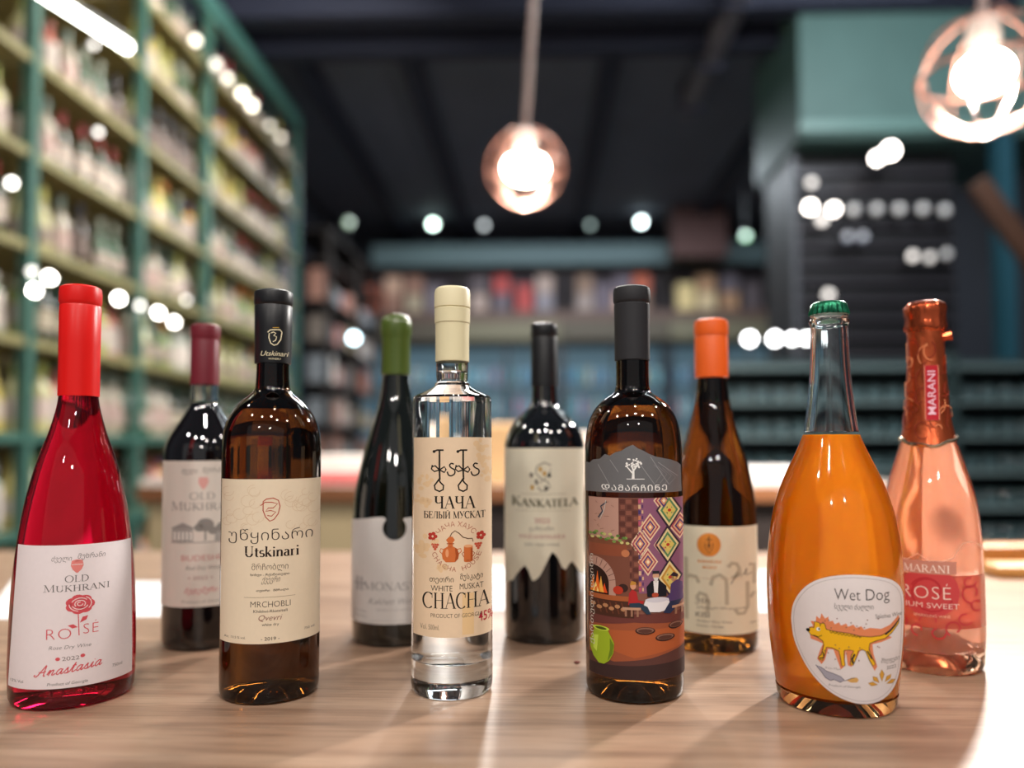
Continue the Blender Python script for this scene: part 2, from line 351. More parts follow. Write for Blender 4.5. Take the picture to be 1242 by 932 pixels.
# ------------------------------------------------------------------ far part of the left wall: blue panel and dark shelves
tag(box('blue_cupboard', (-2.38, 6.75, (EYE + 2.3) / 2), (0.30, 0.8, EYE + 2.3), mat('blue_panel', '#2a3858', 0.6, noise=.5, nscale=3)), 'dark blue cupboard past the far end of the green shelving', 'cupboard')
tag(box('poster', (-2.2194, 6.75, EYE + 1.35), (0.02, 0.6, 0.75), mat('poster_print', '#9a8a90', 0.6, noise=.9, nscale=5)), 'pale blurred poster on the dark blue cupboard', 'poster')
ds = empty('display_shelf', (-2.2, 8.6, 0)); tag(ds, 'dark display shelving at the far left beyond the blue cupboard', 'shelf')
m_dark = mat('dark_wood', '#2a2422', 0.6)
for y in (7.3, 8.5, 9.6): into(ds, 'upright', (-2.0, y, (EYE + 2.1) / 2), (0.05, 0.05, EYE + 2.1), m_dark)
for z in (-0.6, -0.2, 0.2, 0.6, 1.0, 1.4, 1.8, 2.1): into(ds, 'shelf_board', (-2.2, 8.45, EYE + z), (0.44, 2.3, 0.03), m_dark)
cols = ['b8a8a0', 'd8c8bc', '8a8078', 'c8b890', '605a60', 'c09080', 'e0d8d0', '9098a0', 'b07060']
j = 0
for z, zn in zip((-0.6, -0.2, 0.2, 0.6, 1.0, 1.4), ('lowest', 'second', 'third', 'fourth', 'fifth', 'top')):
    for k in range(9):
        h = random.uniform(0.16, 0.32); y = 7.45 + k * 0.245 + (.06 if k > 3 else 0); j += 1
        o = box('carton', (-2.14, y, EYE + z + 0.0155 + h / 2), (0.16, random.uniform(.12, .19), h), mat('carton_' + random.choice(cols), '#' + (cols[(j * 5) % 9]), 0.7), bevel=0.006)
        tag(o, 'small blurred carton, %s from front, %s board of dark display shelving' % (ORD[k], zn), 'box', 'cartons on the %s board of the dark shelving' % zn)

# ------------------------------------------------------------------ back counter: shelf above, coolers below
bs = empty('back_shelf', (0.4, 10.3, 0)); tag(bs, 'brown shelf over the coolers at the back of the shop', 'shelf')
into(bs, 'shelf_board', (0.4, 10.25, EYE + 1.68), (5.6, 0.5, 0.17), mat('shelf_brown', '#5c463e', 0.6))
into(bs, 'back_panel', (0.4, 10.5, EYE + 2.1), (5.6, 0.03, 0.75), mat('panel_purple_grey', '#4a4248', 0.8))
for x in (-2.3, -1.0, 0.4, 1.7, 3.1): into(bs, 'divider', (x, 10.3, EYE + 2.08), (0.04, 0.4, 0.62), m_dark)
goods = [(-2.15, 'b86048'), (-1.9, 'a07868'), (-1.62, 'b0a088'), (-1.35, '7a7078'), (-0.75, 'b09a90'), (-0.45, '685f68'), (-0.15, 'b04a48'), (0.12, '8a848c'), (0.65, '9a8a84'), (0.9, '6a5f6a'), (1.15, 'd8b098'), (1.4, '8a7060'), (1.98, 'e0c890'), (2.25, 'd8c098'), (2.55, 'b08868'), (2.85, '5f5458')]
for i, (x, c) in enumerate(goods):
    h = 0.24 if i % 3 else 0.36
    for lv in range(1 if h > .3 else 2):
        o = box('carton', (x, 10.18, EYE + 1.766 + h / 2 + lv * (h + 0.002)), (0.22, 0.2, h), mat('goods_' + c + str(lv), '#' + (c if lv == 0 else goods[(i * 7 + 3) % 16][1]), 0.7), bevel=0.005)
        tag(o, 'blurred carton %s on the brown back shelf, %s from the left' % ('stacked on another' if lv else 'standing', ORD[i]), 'box', 'cartons on the back shelf')
m_cool = mat('cooler_inside', '#35505c', 0.6, emit='#6a8898', es=0.35)
m_cframe = mat('cooler_frame', '#252c33', 0.4)
for i in range(4):
    x = -1.75 + i * 1.38
    r = empty('drinks_cooler', (x, 9.9, 0))
    into(r, 'body', (x, 10.35, (EYE + 1.38) / 2), (1.36, 0.5, EYE + 1.38), m_cframe)
    into(r, 'lit_interior', (x, 10.095, EYE + 0.28), (1.26, 0.008, 2.0), m_cool)
    into(r, 'header', (x, 9.9, EYE + 1.46), (1.36, 0.36, 0.24), mat('cooler_header_%d' % (i % 2), ('#4c4438', '#6a6450')[i % 2], 0.6))
    for sx in (-0.66, 0.0, 0.66): into(r, 'door_frame', (x + sx, 9.84, EYE + 0.28), (0.05, 0.04, 2.1), m_cframe)
    for zz in (-0.42, -0.02, 0.38, 0.78): into(r, 'wire_shelf', (x, 9.96, EYE + zz), (1.26, 0.22, 0.012), mat('wire_shelf', '#8a9298', 0.4, .6))
    into(r, 'handle', (x - 0.06, 9.805, EYE + 0.1), (0.02, 0.03, 0.4), mat('steel', '#b8bcc0', 0.3, 1.0))
    into(r, 'handle', (x + 0.06, 9.805, EYE + 0.1), (0.02, 0.03, 0.4), _m['steel'])
    tag(r, 'glass door drinks cooler with bluish light at the back, ' + ['leftmost of four', 'second from the left', 'third from the left', 'rightmost of four'][i], 'cooler', 'drinks coolers')
bm = bmesh.new(); cc = ['6a9cb0', '88b8c0', '5a4a70', 'c05a70', 'd8d0c8', '4a6a50', 'c8a050', '2c5a80']
for i in range(4):
    for zz in (-0.42, -0.02, 0.38, 0.78):
        for k in range(14):
            x = -1.75 + i * 1.38 - 0.58 + k * 0.09; q = random.randrange(8)
            if k == 6 or k == 7: continue
            mtx = Matrix.Translation((x, 9.98, EYE + zz + 0.0065 + 0.12)); h = random.uniform(.18, .25)
            bmesh.ops.create_cone(bm, cap_ends=True, segments=8, radius1=.033, radius2=.03, depth=h * .75, matrix=Matrix.Translation((x, 9.98, EYE + zz + 0.007 + h * .375)))
            bmesh.ops.create_cone(bm, cap_ends=True, segments=8, radius1=.03, radius2=.012, depth=h * .25, matrix=Matrix.Translation((x, 9.98, EYE + zz + 0.007 + h * .875)))
            for f in bm.faces[-20:]: f.material_index = q
o = link('cooler_bottles', to_mesh(bm, 'cb', True), [mat('drink_' + c, '#' + c, 0.3, emit='#' + c, es=0.0) for c in cc])
tag(o, 'rows of small colourful drink bottles inside the lit coolers', 'bottles', kind='stuff')

# ------------------------------------------------------------------ right side: teal box, dark cabinet, bottle rack
tb = empty('teal_extractor_box', (2.6, 5.4, EYE + 2.02)); tag(tb, 'large teal panelled box under the ceiling at upper right', 'hood')
into(tb, 'front_panel', (2.65, 5.0, EYE + 2.5), (1.84, 0.03, 0.96), m_teal)
into(tb, 'side_panel', (1.745, 5.5, EYE + 2.5), (0.03, 1.0, 0.96), m_teal)
into(tb, 'bottom_panel', (2.65, 5.5, EYE + 2.02), (1.84, 1.0, 0.03), m_teal)
into(tb, 'trim', (2.65, 4.975, EYE + 2.07), (1.86, 0.03, 0.07), mat('teal_trim', '#668883', 0.4))
into(tb, 'vent_box', (2.75, 4.93, EYE + 2.93), (0.42, 0.1, 0.14), m_beam)
cb = empty('wine_cabinet', (2.25, 5.4, 0)); tag(cb, 'tall dark cabinet with narrow racks under the teal box', 'cabinet')
m_cab = mat('cabinet_dark', '#151519', 0.5)
into(cb, 'body', (2.3, 5.55, (EYE + 2.0) / 2), (1.08, 0.6, EYE + 2.0), m_cab)
into(cb, 'side_trim', (1.755, 5.2, EYE + 1.05), (0.03, 0.06, 1.85), mat('trim_grey', '#4a4c54', 0.5))
for k in range(13):
    into(cb, 'slat', (2.3, 5.23, EYE + 0.35 + k * 0.125), (1.04, 0.05, 0.035), mat('slat_grey', '#3f3c42', 0.3, .3))
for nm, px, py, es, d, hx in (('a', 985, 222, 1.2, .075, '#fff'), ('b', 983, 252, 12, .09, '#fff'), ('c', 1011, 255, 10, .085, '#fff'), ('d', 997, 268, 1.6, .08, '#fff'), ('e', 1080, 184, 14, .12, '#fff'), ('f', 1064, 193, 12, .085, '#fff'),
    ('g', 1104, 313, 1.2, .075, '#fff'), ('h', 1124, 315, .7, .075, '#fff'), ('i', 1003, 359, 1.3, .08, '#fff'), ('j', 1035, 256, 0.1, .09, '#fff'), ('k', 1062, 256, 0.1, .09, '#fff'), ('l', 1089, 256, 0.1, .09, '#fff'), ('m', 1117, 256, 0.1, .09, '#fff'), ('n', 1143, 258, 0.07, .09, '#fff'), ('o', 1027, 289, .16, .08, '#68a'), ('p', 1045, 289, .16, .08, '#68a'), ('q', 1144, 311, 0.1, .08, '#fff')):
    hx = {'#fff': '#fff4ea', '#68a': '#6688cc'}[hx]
    spot('cabinet_reflection', px, py, 4.98 if nm in 'ef' else 5.09, d * .72, es * 1.2, 'added glowing reflection on the dark cabinet, ' + {'a': 'highest at its left edge', 'b': 'bright at its left edge', 'c': 'bright, second from the left edge', 'd': 'just below the two bright ones', 'e': 'largest and highest', 'f': 'second highest beside the largest', 'g': 'left of the pair low on the right', 'h': 'right of the pair low on the right', 'i': 'just above the green crown cap', 'j': 'dim, first of the faint row', 'k': 'dim, second of the faint row', 'l': 'dim, third of the faint row', 'm': 'dim, fourth of the faint row', 'n': 'dim, fifth of the faint row', 'o': 'bluish left one', 'p': 'bluish right one', 'q': 'faint, right of the low pair'}[nm], group='added reflections on the dark cabinet', hexc=hx, to=(0, 0.2 if nm in 'ef' else 0.09, 0))  # glowing discs added where the cabinet glass mirrors lamps
tag(box('teal_post', (3.02, 5.0, EYE + 1.2), (0.1, 0.1, 1.6), mat('teal_dark', '#1f4a58', 0.5)), 'dark teal post right of the dark cabinet', 'post')
bm = bmesh.new(); boxm(bm, (0, 0, 0), (0.10, 0.05, 1.0), Matrix.Rotation(rad(-34), 4, 'Y'), bevel=0.004)
tag(link('wooden_plank', to_mesh(bm), mat('plank_brown', '#482b1a', 0.6, noise=.3, nscale=8), None, (2.42, 3.75, EYE + 0.86)), 'brown wooden plank leaning at the right edge', 'plank')
rk = empty('bottle_rack', (2.2, 4.35, 0)); tag(rk, 'low dark rack of lying bottles on the right', 'rack')
m_rack = mat('rack_dark', '#2a3a3c', 0.5)
into(rk, 'back_panel', (2.25, 4.62, (EYE + 0.5) / 2), (2.6, 0.03, EYE + 0.5), m_rack)
for x in (0.97, 1.6, 2.25, 2.9, 3.52): into(rk, 'upright', (x, 4.4, (EYE + 0.5) / 2), (0.035, 0.44, EYE + 0.5), m_rack)
RZ = [-0.53, -0.34, -0.15, 0.04, 0.23, 0.42]
for z in RZ: into(rk, 'rack_board', (2.25, 4.4, EYE + z), (2.56, 0.42, 0.02), mat('rack_board', '#66787a', 0.4))
bm = bmesh.new(); lathem(bm, [(0, 0.012), (.03, .0), (.039, 0.006), (.039, .17), (.016, .225), (.015, .30), (0, .30)], 12)
bmesh.ops.rotate(bm, verts=bm.verts, matrix=Matrix.Rotation(rad(-90), 3, 'X'))
me = to_mesh(bm, 'lying_bottle', True, 50); me.materials.append(mat('lying_glass', '#4c6266', 0.15, coat=.6))
rn = ['lowest', 'second lowest', 'middle', 'second highest', 'highest']
for zi, z in enumerate(RZ[:-1]):
    k2 = -1
    for k in range(18):
        x = 1.04 + k * 0.102
        if any(abs(x - q) < 0.058 for q in (0.97, 1.6, 2.25, 2.9)): continue
        k2 += 1
        o = bpy.data.objects.new('wine_bottle', me); C.objects.link(o); o.location = (x, 4.25, EYE + z + 0.0505)
        tag(o, 'dark bottle lying %s from left in the %s row of the low rack' % (ORD[k2], rn[zi]), 'bottle', 'lying bottles on the %s board of the right rack' % rn[zi])

# ------------------------------------------------------------------ second counter between table and shop floor
ct = empty('service_counter', (-0.1, 2.8, 0)); tag(ct, 'long service counter with a pale top behind the tasting table', 'counter')
m_beige = mat('beige_front', '#c9b48c', 0.6, noise=.2, nscale=5)
into(ct, 'front_panel', (-0.78, 2.42, (EYE - 0.17) / 2), (0.9, 0.03, EYE - 0.17), m_beige)
into(ct, 'front_panel', (0.45, 2.42, (EYE - 0.17) / 2), (1.56, 0.03, EYE - 0.17), mat('dark_front', '#2b211d', 0.6))
into(ct, 'worktop', (0.0, 2.78, EYE - 0.15), (2.5, 0.8, 0.04), mat('worktop_pale', '#b9aca4', 0.3))
into(ct, 'edge_band', (0.0, 2.375, EYE - 0.15), (2.5, 0.012, 0.045), mat('edge_brown', '#8a5a3a', 0.4))
into(ct, 'side_panel', (-1.22, 2.8, (EYE - 0.17) / 2), (0.03, 0.72, EYE - 0.17), m_dark)
for (x, y, w, d, h, c, lab, nm) in (
    (-0.72, 2.62, 0.34, 0.20, 0.035, 'c85a58', 'flat pink and red pack on the service counter left of the green waxed bottle', 'flat_pack'),
    (-0.74, 2.95, 0.30, 0.22, 0.09, 'e6e0d8', 'white box on the service counter behind the red pack', 'carton'),
    (-0.47, 3.0, 0.20, 0.2, 0.12, 'b8b4b0', 'grey carton on the service counter behind the green waxed bottle', 'carton'),
    (-0.10, 2.6, 0.22, 0.2, 0.20, 'd0a878', 'tan carton on the service counter behind the clear spirit bottle', 'carton'),
    (0.22, 2.7, 0.2, 0.2, 0.17, 'd8c8b8', 'cream carton on the service counter behind the dark painted bottle', 'carton'),
    (0.80, 2.65, 0.42, 0.3, 0.05, 'e4dcd8', 'white folded cloth on the service counter right of the orange capped bottle', 'folded_cloth')):
    tag(box(nm, (x, y, EYE - 0.1294 + h / 2), (w, d, h), mat('pack_' + c, '#' + c, 0.6, noise=.15, nscale=12), bevel=0.008), lab, 'cloth' if 'cloth' in nm else 'box')

# ------------------------------------------------------------------ tasting table
m_oak = wood('table_oak', '#8d705c', '#a2836c', '#ae917a', 0, 1.0, 0.34)
tt = empty('tasting_table', (0.1, 0.75, 0)); tag(tt, 'light oak tasting table that carries the ten bottles', 'table')
into(tt, 'tabletop', (0.1, 0.76, TAB - 0.02), (2.5, 1.14, 0.04), m_oak, bevel=0.002)
for sx in (-1.05, 1.25):
    for sy in (0.3, 1.22): into(tt, 'leg', (sx, sy, (TAB - 0.04) / 2), (0.06, 0.06, TAB - 0.04), m_dark)
m_paper = mat('white_paper', '#f0ecec', 0.5)
def sheet(pts, label, dz):
    bm = bmesh.new(); t = 0.0006
    vs = [bm.verts.new((x, y, 0)) for x, y in pts]; f = bm.faces.new(vs)
    r = bmesh.ops.extrude_face_region(bm, geom=[f]); bmesh.ops.translate(bm, verts=[v for v in r['geom'] if isinstance(v, bmesh.types.BMVert)], vec=(0, 0, t))
    tag(link('paper_sheet', to_mesh(bm), m_paper, None, (0, 0, TAB + dz)), label, 'paper')
sheet([(-0.585, 0.80), (-0.37, 0.82), (-0.40, 1.02), (-0.72, 1.04)], 'white paper sheet behind the red capped bottle at left', 0.0003)
sheet([(-0.06, 0.86), (0.10, 0.85), (0.11, 1.15), (-0.07, 1.16)], 'white paper sheet behind the clear spirit bottle', 0.0003)
sheet([(0.22, 0.86), (0.42, 0.84), (0.45, 1.13), (0.23, 1.14)], 'white paper sheet behind the tall amber bottle', 0.0003)
for i, (x, y, z, l, h, c) in enumerate(((0.80, 1.10, 0, 0.34, 0.018, 'c89050'), (0.83, 1.17, 0, 0.36, 0.036, 'b87838'))):
    bm = bmesh.new(); boxm(bm, (0, 0, h / 2), (l, 0.05, h), bevel=0.006)
    tag(link('wooden_board', to_mesh(bm, 'b', True), mat('board_' + c, '#' + c, 0.5, noise=.25, nscale=20), None, (x, y, TAB + 0.0002)), ['low tan wooden bar lying at the back right of the table', 'taller tan wooden bar behind the low one at the back right'][i], 'board')
o = lathe('brass_cup', [(0, 0), (.018, 0), (.022, .03), (.020, .03), (.016, .003), (0, .003)], mat('brass_yellow', '#c8b040', 0.35, .6), None, 24, (0.665, 1.0, TAB + 0.0012)); tag(o, 'small yellow cup at the right edge before the tan wooden bars', 'cup')
bm = bmesh.new(); bmesh.ops.create_icosphere(bm, subdivisions=1, radius=0.0022, matrix=Matrix.Diagonal((1.3, 1, .5, 1)))
tag(link('crumb', to_mesh(bm, 'c', True), mat('crumb_red', '#7a2018', 0.5), None, (0.034, 0.655, TAB + 0.0011)), 'tiny dark red crumb on the table before the mountain label bottle', 'crumb')

# ------------------------------------------------------------------ label artwork
def glyph_arc(cx, cy, rx, ry, a0, a1, n=14):
    return [(cx + rx * math.cos(rad(a0 + (a1 - a0) * i / n)), cy + ry * math.sin(rad(a0 + (a1 - a0) * i / n))) for i in range(n + 1)]
A_ = glyph_arc
# serif capitals: 'T' thick stem, 't' hairline, 'c' pen that thickens on verticals. cap height 1; value = (advance, strokes)
def ser(x, y, w=.26): return ('t', [(x - w/2, y), (x + w/2, y)])
G = {
 'A': (.80, [('t', [(.08, .02), (.40, 1)]), ('T', [(.40, 1), (.71, .02)]), ('t', [(.20, .36), (.60, .36)]), ser(.08, .02), ser(.71, .02)]),
 'B': (.68, [('T', [(.16, 0), (.16, 1)]), ('c', [(.1, .98)] + A_(.32, .76, .24, .22, 90, -90) + [(.16, .54)]), ('c', [(.16, .53)] + A_(.34, .27, .27, .255, 90, -90) + [(.06, .015)]), ser(.13, .98, .2), ser(.13, .02, .2)]),
 'C': (.76, [('c', A_(.44, .5, .36, .5, 48, 312, 24)), ('t', [(.70, .66), (.70, .98)])]),
 'D': (.82, [('T', [(.16, 0), (.16, 1)]), ('c', [(.06, .98), (.3, .98)] + A_(.34, .5, .38, .48, 90, -90, 20) + [(.06, .02)])]),
 'E': (.66, [('T', [(.16, 0), (.16, 1)]), ('t', [(.04, .98), (.58, .98), (.58, .8)]), ('t', [(.16, .52), (.46, .52)]), ('t', [(.46, .62), (.46, .42)]), ('t', [(.04, .02), (.6, .02), (.62, .22)])]),
 'H': (.86, [('T', [(.18, 0), (.18, 1)]), ('T', [(.68, 0), (.68, 1)]), ('t', [(.18, .52), (.68, .52)]), ser(.18, .98), ser(.18, .02), ser(.68, .98), ser(.68, .02)]),
 'I': (.40, [('T', [(.2, 0), (.2, 1)]), ser(.2, .98), ser(.2, .02)]),
 'K': (.80, [('T', [(.18, 0), (.18, 1)]), ('t', [(.18, .42), (.64, .98)]), ('T', [(.33, .58), (.70, .02)]), ser(.18, .98), ser(.18, .02), ser(.64, .98, .2), ser(.70, .02, .2)]),
 'L': (.64, [('T', [(.18, 0), (.18, 1)]), ser(.18, .98), ('t', [(.05, .02), (.58, .02), (.60, .26)])]),
 'M': (1.02, [('t', [(.16, .02), (.18, .98)]), ('T', [(.18, 1), (.50, .04)]), ('t', [(.50, .04), (.82, .98)]), ('T', [(.84, .98), (.86, 0)]), ser(.14, .98, .16), ser(.16, .02), ser(.86, .98, .16), ser(.86, .02)]),
 'N': (.88, [('t', [(.16, .02), (.16, .98)]), ('T', [(.16, .98), (.70, .02)]), ('t', [(.70, .02), (.70, .98)]), ser(.14, .98, .18), ser(.16, .02), ser(.70, .98)]),
 'O': (.90, [('c', A_(.45, .5, .37, .5, 0, 360, 32))]),
 'R': (.78, [('T', [(.18, 0), (.18, 1)]), ('c', [(.06, .98), (.3, .98)] + A_(.34, .74, .24, .24, 90, -90) + [(.18, .50)]), ('T', [(.36, .5), (.68, .02)]), ser(.18, .02), ser(.70, .02, .14)]),
 'S': (.62, [('c', A_(.31, .74, .22, .24, 40, 250, 14) + A_(.31, .27, .24, .27, 75, -150, 16)), ('t', [(.50, .78), (.50, .97)]), ('t', [(.08, .22), (.08, .03)])]),
 'T': (.74, [('T', [(.37, 0), (.37, 1)]), ('t', [(.05, .78), (.06, .98), (.68, .98), (.69, .78)]), ser(.37, .02)]),
 'U': (.84, [('T', [(.17, 1), (.17, .34)]), ('c', A_(.42, .32, .25, .31, 180, 360)), ('t', [(.67, .34), (.67, .98)]), ser(.17, .98), ser(.67, .98, .2)]),
 'Y': (.76, [('T', [(.10, .98), (.38, .48)]), ('t', [(.38, .48), (.66, .98)]), ('T', [(.38, .5), (.38, 0)]), ser(.10, .98, .2), ser(.66, .98, .2), ser(.38, .02)]),
 'Ч': (.80, [('T', [(.62, 0), (.62, 1)]), ('t', [(.16, .98)] + [(.16, .98)]), ('c', [(.16, .98), (.16, .62)] + A_(.34, .60, .18, .16, 180, 290) + [(.62, .52)]), ser(.16, .98), ser(.62, .98), ser(.62, .02)]),
 'Б': (.70, [('T', [(.16, 0), (.16, 1)]), ('t', [(.04, .98), (.56, .98), (.57, .8)]), ('c', [(.16, .56)] + A_(.34, .29, .27, .27, 90, -90) + [(.04, .015)])]),
 'Л': (.80, [('t', [(.05, .02), (.15, .06), (.34, .98)]), ('T', [(.62, 1), (.62, 0)]), ('t', [(.24, .98), (.74, .98)]), ser(.62, .02)]),
 'Ы': (.98, [('T', [(.16, 0), (.16, 1)]), ('c', [(.16, .56)] + A_(.32, .29, .22, .27, 90, -90) + [(.06, .015)]), ('T', [(.82, 0), (.82, 1)]), ser(.16, .98), ser(.82, .98), ser(.82, .02)]),
 'Й': (.88, [('T', [(.18, 0), (.18, 1)]), ('T', [(.70, 0), (.70, 1)]), ('t', [(.18, .1), (.70, .9)]), ser(.18, .98), ser(.18, .02), ser(.70, .98), ser(.70, .02), ('t', A_(.44, 1.2, .12, .1, 180, 360))]),
 'У': (.76, [('T', [(.10, .98), (.40, .36)]), ('t', [(.66, .98), (.34, .16), (.24, .02), (.12, .04)]), ser(.10, .98, .2), ser(.66, .98, .2)]),
 # lower case, x height .62
 't': (.42, [('T', [(.18, .84), (.18, .16)]), ('t', [(.04, .60), (.36, .60)]), ('c', A_(.28, .16, .10, .14, 180, 300))]),
 's': (.46, [('c', A_(.23, .46, .15, .15, 40, 250) + A_(.23, .17, .17, .16, 75, -150))]),
 'k': (.62, [('T', [(.14, 0), (.14, 1)]), ('t', [(.14, .24), (.46, .60)]), ('T', [(.26, .38), (.52, .02)]), ser(.14, .02, .2), ser(.08, .98, .12), ser(.46, .60, .16), ser(.54, .02, .14)]),
 'i': (.32, [('T', [(.16, 0), (.16, .62)]), ser(.16, .02, .22), ser(.11, .60, .12), ('T', [(.16, .80), (.16, .94)])]),
 'n': (.66, [('T', [(.14, 0), (.14, .62)]), ('c', [(.14, .44)] + A_(.34, .42, .16, .19, 150, 0) + [(.50, .3)]), ('T', [(.50, .42), (.50, 0)]), ser(.14, .02, .22), ser(.50, .02, .22), ser(.09, .60, .12)]),
 'a': (.56, [('c', A_(.24, .44, .16, .17, 150, 0) + [(.40, .3)]), ('T', [(.40, .46), (.40, 0)]), ('c', [(.40, .36)] + A_(.24, .18, .16, .17, 90, 300)), ser(.46, .02, .14)]),
 'r': (.46, [('T', [(.14, 0), (.14, .62)]), ('t', [(.14, .40)] + A_(.30, .44, .12, .16, 150, 60)), ser(.14, .02, .24), ser(.09, .60, .12)]),
 ' ': (.36, [])}
for a, b in zip('АСТКМЕХНО', 'ACTKMEXHO'):
    if b in G: G[a] = G[b]
# joined script letters (monoline), x height .5
SC = {
 'A': (.85, [[(.0, .0), (.12, .06), (.34, .55), (.55, 1.0), (.56, .5), (.60, .04), (.72, .05)], [(.14, .42), (.36, .36), (.66, .44)], [(.0, .0), (-.1, .08), (-.06, .2)]]),
 'n': (.62, [[(0, .1), (.10, .46), (.16, .44), (.12, .0)], [(.12, .1), (.24, .42), (.38, .48), (.40, .36), (.36, .08), (.46, .02), (.62, .14)]]),
 'a': (.60, [[(.42, .40), (.28, .5), (.10, .34), (.08, .1), (.2, .0), (.36, .2), (.44, .48), (.40, .08), (.48, .01), (.60, .14)]]),
 's': (.46, [[(0, .1), (.22, .5), (.24, .3), (.30, .12), (.2, .0), (.06, .04)], [(.2, .0), (.34, .02), (.46, .14)]]),
 't': (.42, [[(0, .12), (.24, .85), (.16, .3), (.18, .03), (.28, .02), (.42, .14)], [(.06, .58), (.34, .6)]]),
 'i': (.34, [[(0, .12), (.16, .5), (.12, .1), (.2, .01), (.34, .14)], [(.20, .68), (.22, .72)]])}

_txt = {}
def text_tris(s, shear=0.0, off=0.0, spacing=1.0):
    key = (s, shear, off, spacing)
    if key in _txt: return _txt[key]
    cu = bpy.data.curves.new('t', 'FONT'); cu.body = s; cu.shear = shear; cu.offset = off; cu.space_character = spacing; cu.resolution_u = 3; cu.fill_mode = 'BOTH'
    o = bpy.data.objects.new('t', cu); C.objects.link(o); bpy.context.view_layer.update()
    me = bpy.data.meshes.new_from_object(o.evaluated_get(bpy.context.evaluated_depsgraph_get()))
    vs = [(v.co.x, v.co.y) for v in me.vertices]; fs = [tuple(p.vertices) for p in me.polygons]
    bpy.data.objects.remove(o); bpy.data.curves.remove(cu); bpy.data.meshes.remove(me)
    _txt[key] = (vs, fs)
    return vs, fs

class Art:
    """flat drawing in label units (1 unit = one pixel of the photo at the label), later bent round the bottle"""
    def __init__(s): s.g = {}
    def add(s, grp, m, vs, fs, layer):
        V, F = s.g.setdefault(grp, ([], []))
        n = len(V); V.extend((x, y, layer) for x, y in vs)
        F.extend((tuple(i + n for i in f), m) for f in fs)
    def poly(s, grp, h, pts, layer=1):
        t = tessellate_polygon([[Vector((x, y, 0)) for x, y in pts]]); s.add(grp, ink(h), pts, t, layer)
    def rect(s, grp, h, x0, y0, x1, y1, layer=1): s.poly(grp, h, [(x0, y0), (x1, y0), (x1, y1), (x0, y1)], layer)
    def ell(s, grp, h, cx, cy, rx, ry, layer=1, n=20): s.poly(grp, h, [(cx + rx * math.cos(2*PI*i/n), cy + ry * math.sin(2*PI*i/n)) for i in range(n)], layer)
    def line(s, grp, h, pts, w, layer=1, closed=False, pen=None):
        n = len(pts)
        for_v = []
        for i in range(n):
            a = pts[(i-1) % n] if (closed or i) else pts[i]; b = pts[(i+1) % n] if (closed or i < n-1) else pts[i]
            dx, dy = b[0]-a[0], b[1]-a[1]; L = math.hypot(dx, dy) or 1
            ww = w if pen is None else pen[0] + (pen[1] - pen[0]) * abs(dy / L)
            if isinstance(w, (list, tuple)): ww = w[i]
            for_v += [(pts[i][0] - dy/L*ww/2, pts[i][1] + dx/L*ww/2), (pts[i][0] + dy/L*ww/2, pts[i][1] - dx/L*ww/2)]
        fs = [(2*i, 2*i+1, (2*i+3) % (2*n), (2*i+2) % (2*n)) for i in range(n if closed else n-1)]
        s.add(grp, ink(h), for_v, fs, layer)
    def text(s, grp, h, t, cx, y, w, hgt, shear=0, off=0.0, spacing=1.0, layer=1, arc=0, rot=0, align='c'):
        """width w, cap height hgt, baseline y (photo rows, down)"""
        vs, fs = text_tris(t, shear, off, spacing)
        if not vs: return
        x0 = min(v[0] for v in vs); x1 = max(v[0] for v in vs); sx = w / (x1 - x0); sy = hgt / 0.72; out = []
        for vx, vy in vs:
            X = (vx - x0) * sx - (w / 2 if align == 'c' else 0); Y = vy * sy
            if arc:                                       # text on a circle of radius |arc|; arc>0 bulges up
                a = X / arc; r = arc + Y; X, Y = r * math.sin(a), r * math.cos(a) - arc
            if rot: ca, sa = math.cos(rot), math.sin(rot); X, Y = X*ca - Y*sa, X*sa + Y*ca
            out.append((cx + X, y - Y))
        s.add(grp, ink(h), out, fs, layer)
    def serif(s, grp, h, t, cx, y, w, hgt, thick=.14, thin=.045, layer=1, small=1.0, arc=0, gap=0.0):
        tot = 0; seq = []
        for i, ch in enumerate(t):
            adv, st = G[ch]; k = 1.0 if (i == 0 or t[i-1] == ' ') else small
            seq.append((tot, k, st)); tot += (adv + gap) * k
        sx = w / tot
        for x0, k, st in seq:
            for kind, pts in st:
                P = []
                for px, py in pts:
                    X = (x0 + px * k) * sx - w / 2; Y = py * k * hgt
                    if arc: Y += arc * (1 - (2 * X / w) ** 2)
                    P.append((cx + X, y - Y))
                ref = hgt
                ww = {'T': thick, 't': thin, 'c': thin}[kind] * ref
                if kind == 'c': s.line(grp, h, P, ww, layer, pen=(thin * ref, thick * ref))
                else: s.line(grp, h, P, ww, layer)
    def script(s, grp, h, t, cx, y, w, hgt, wt=1.0, slant=.35, layer=1, rise=0.0):
        tot = sum(SC[c][0] for c in t); sx = w / tot; x = 0
        for ch in t:
            adv, st = SC[ch]
            for pts in st:
                q = smooth_prof(pts, 5) if len(pts) > 2 else pts
                P = [(cx - w/2 + (x + a) * sx + b * hgt * slant, y - b * hgt - rise * (x + a) / tot) for a, b in q]
                s.line(grp, h, P, wt, layer)
            x += adv

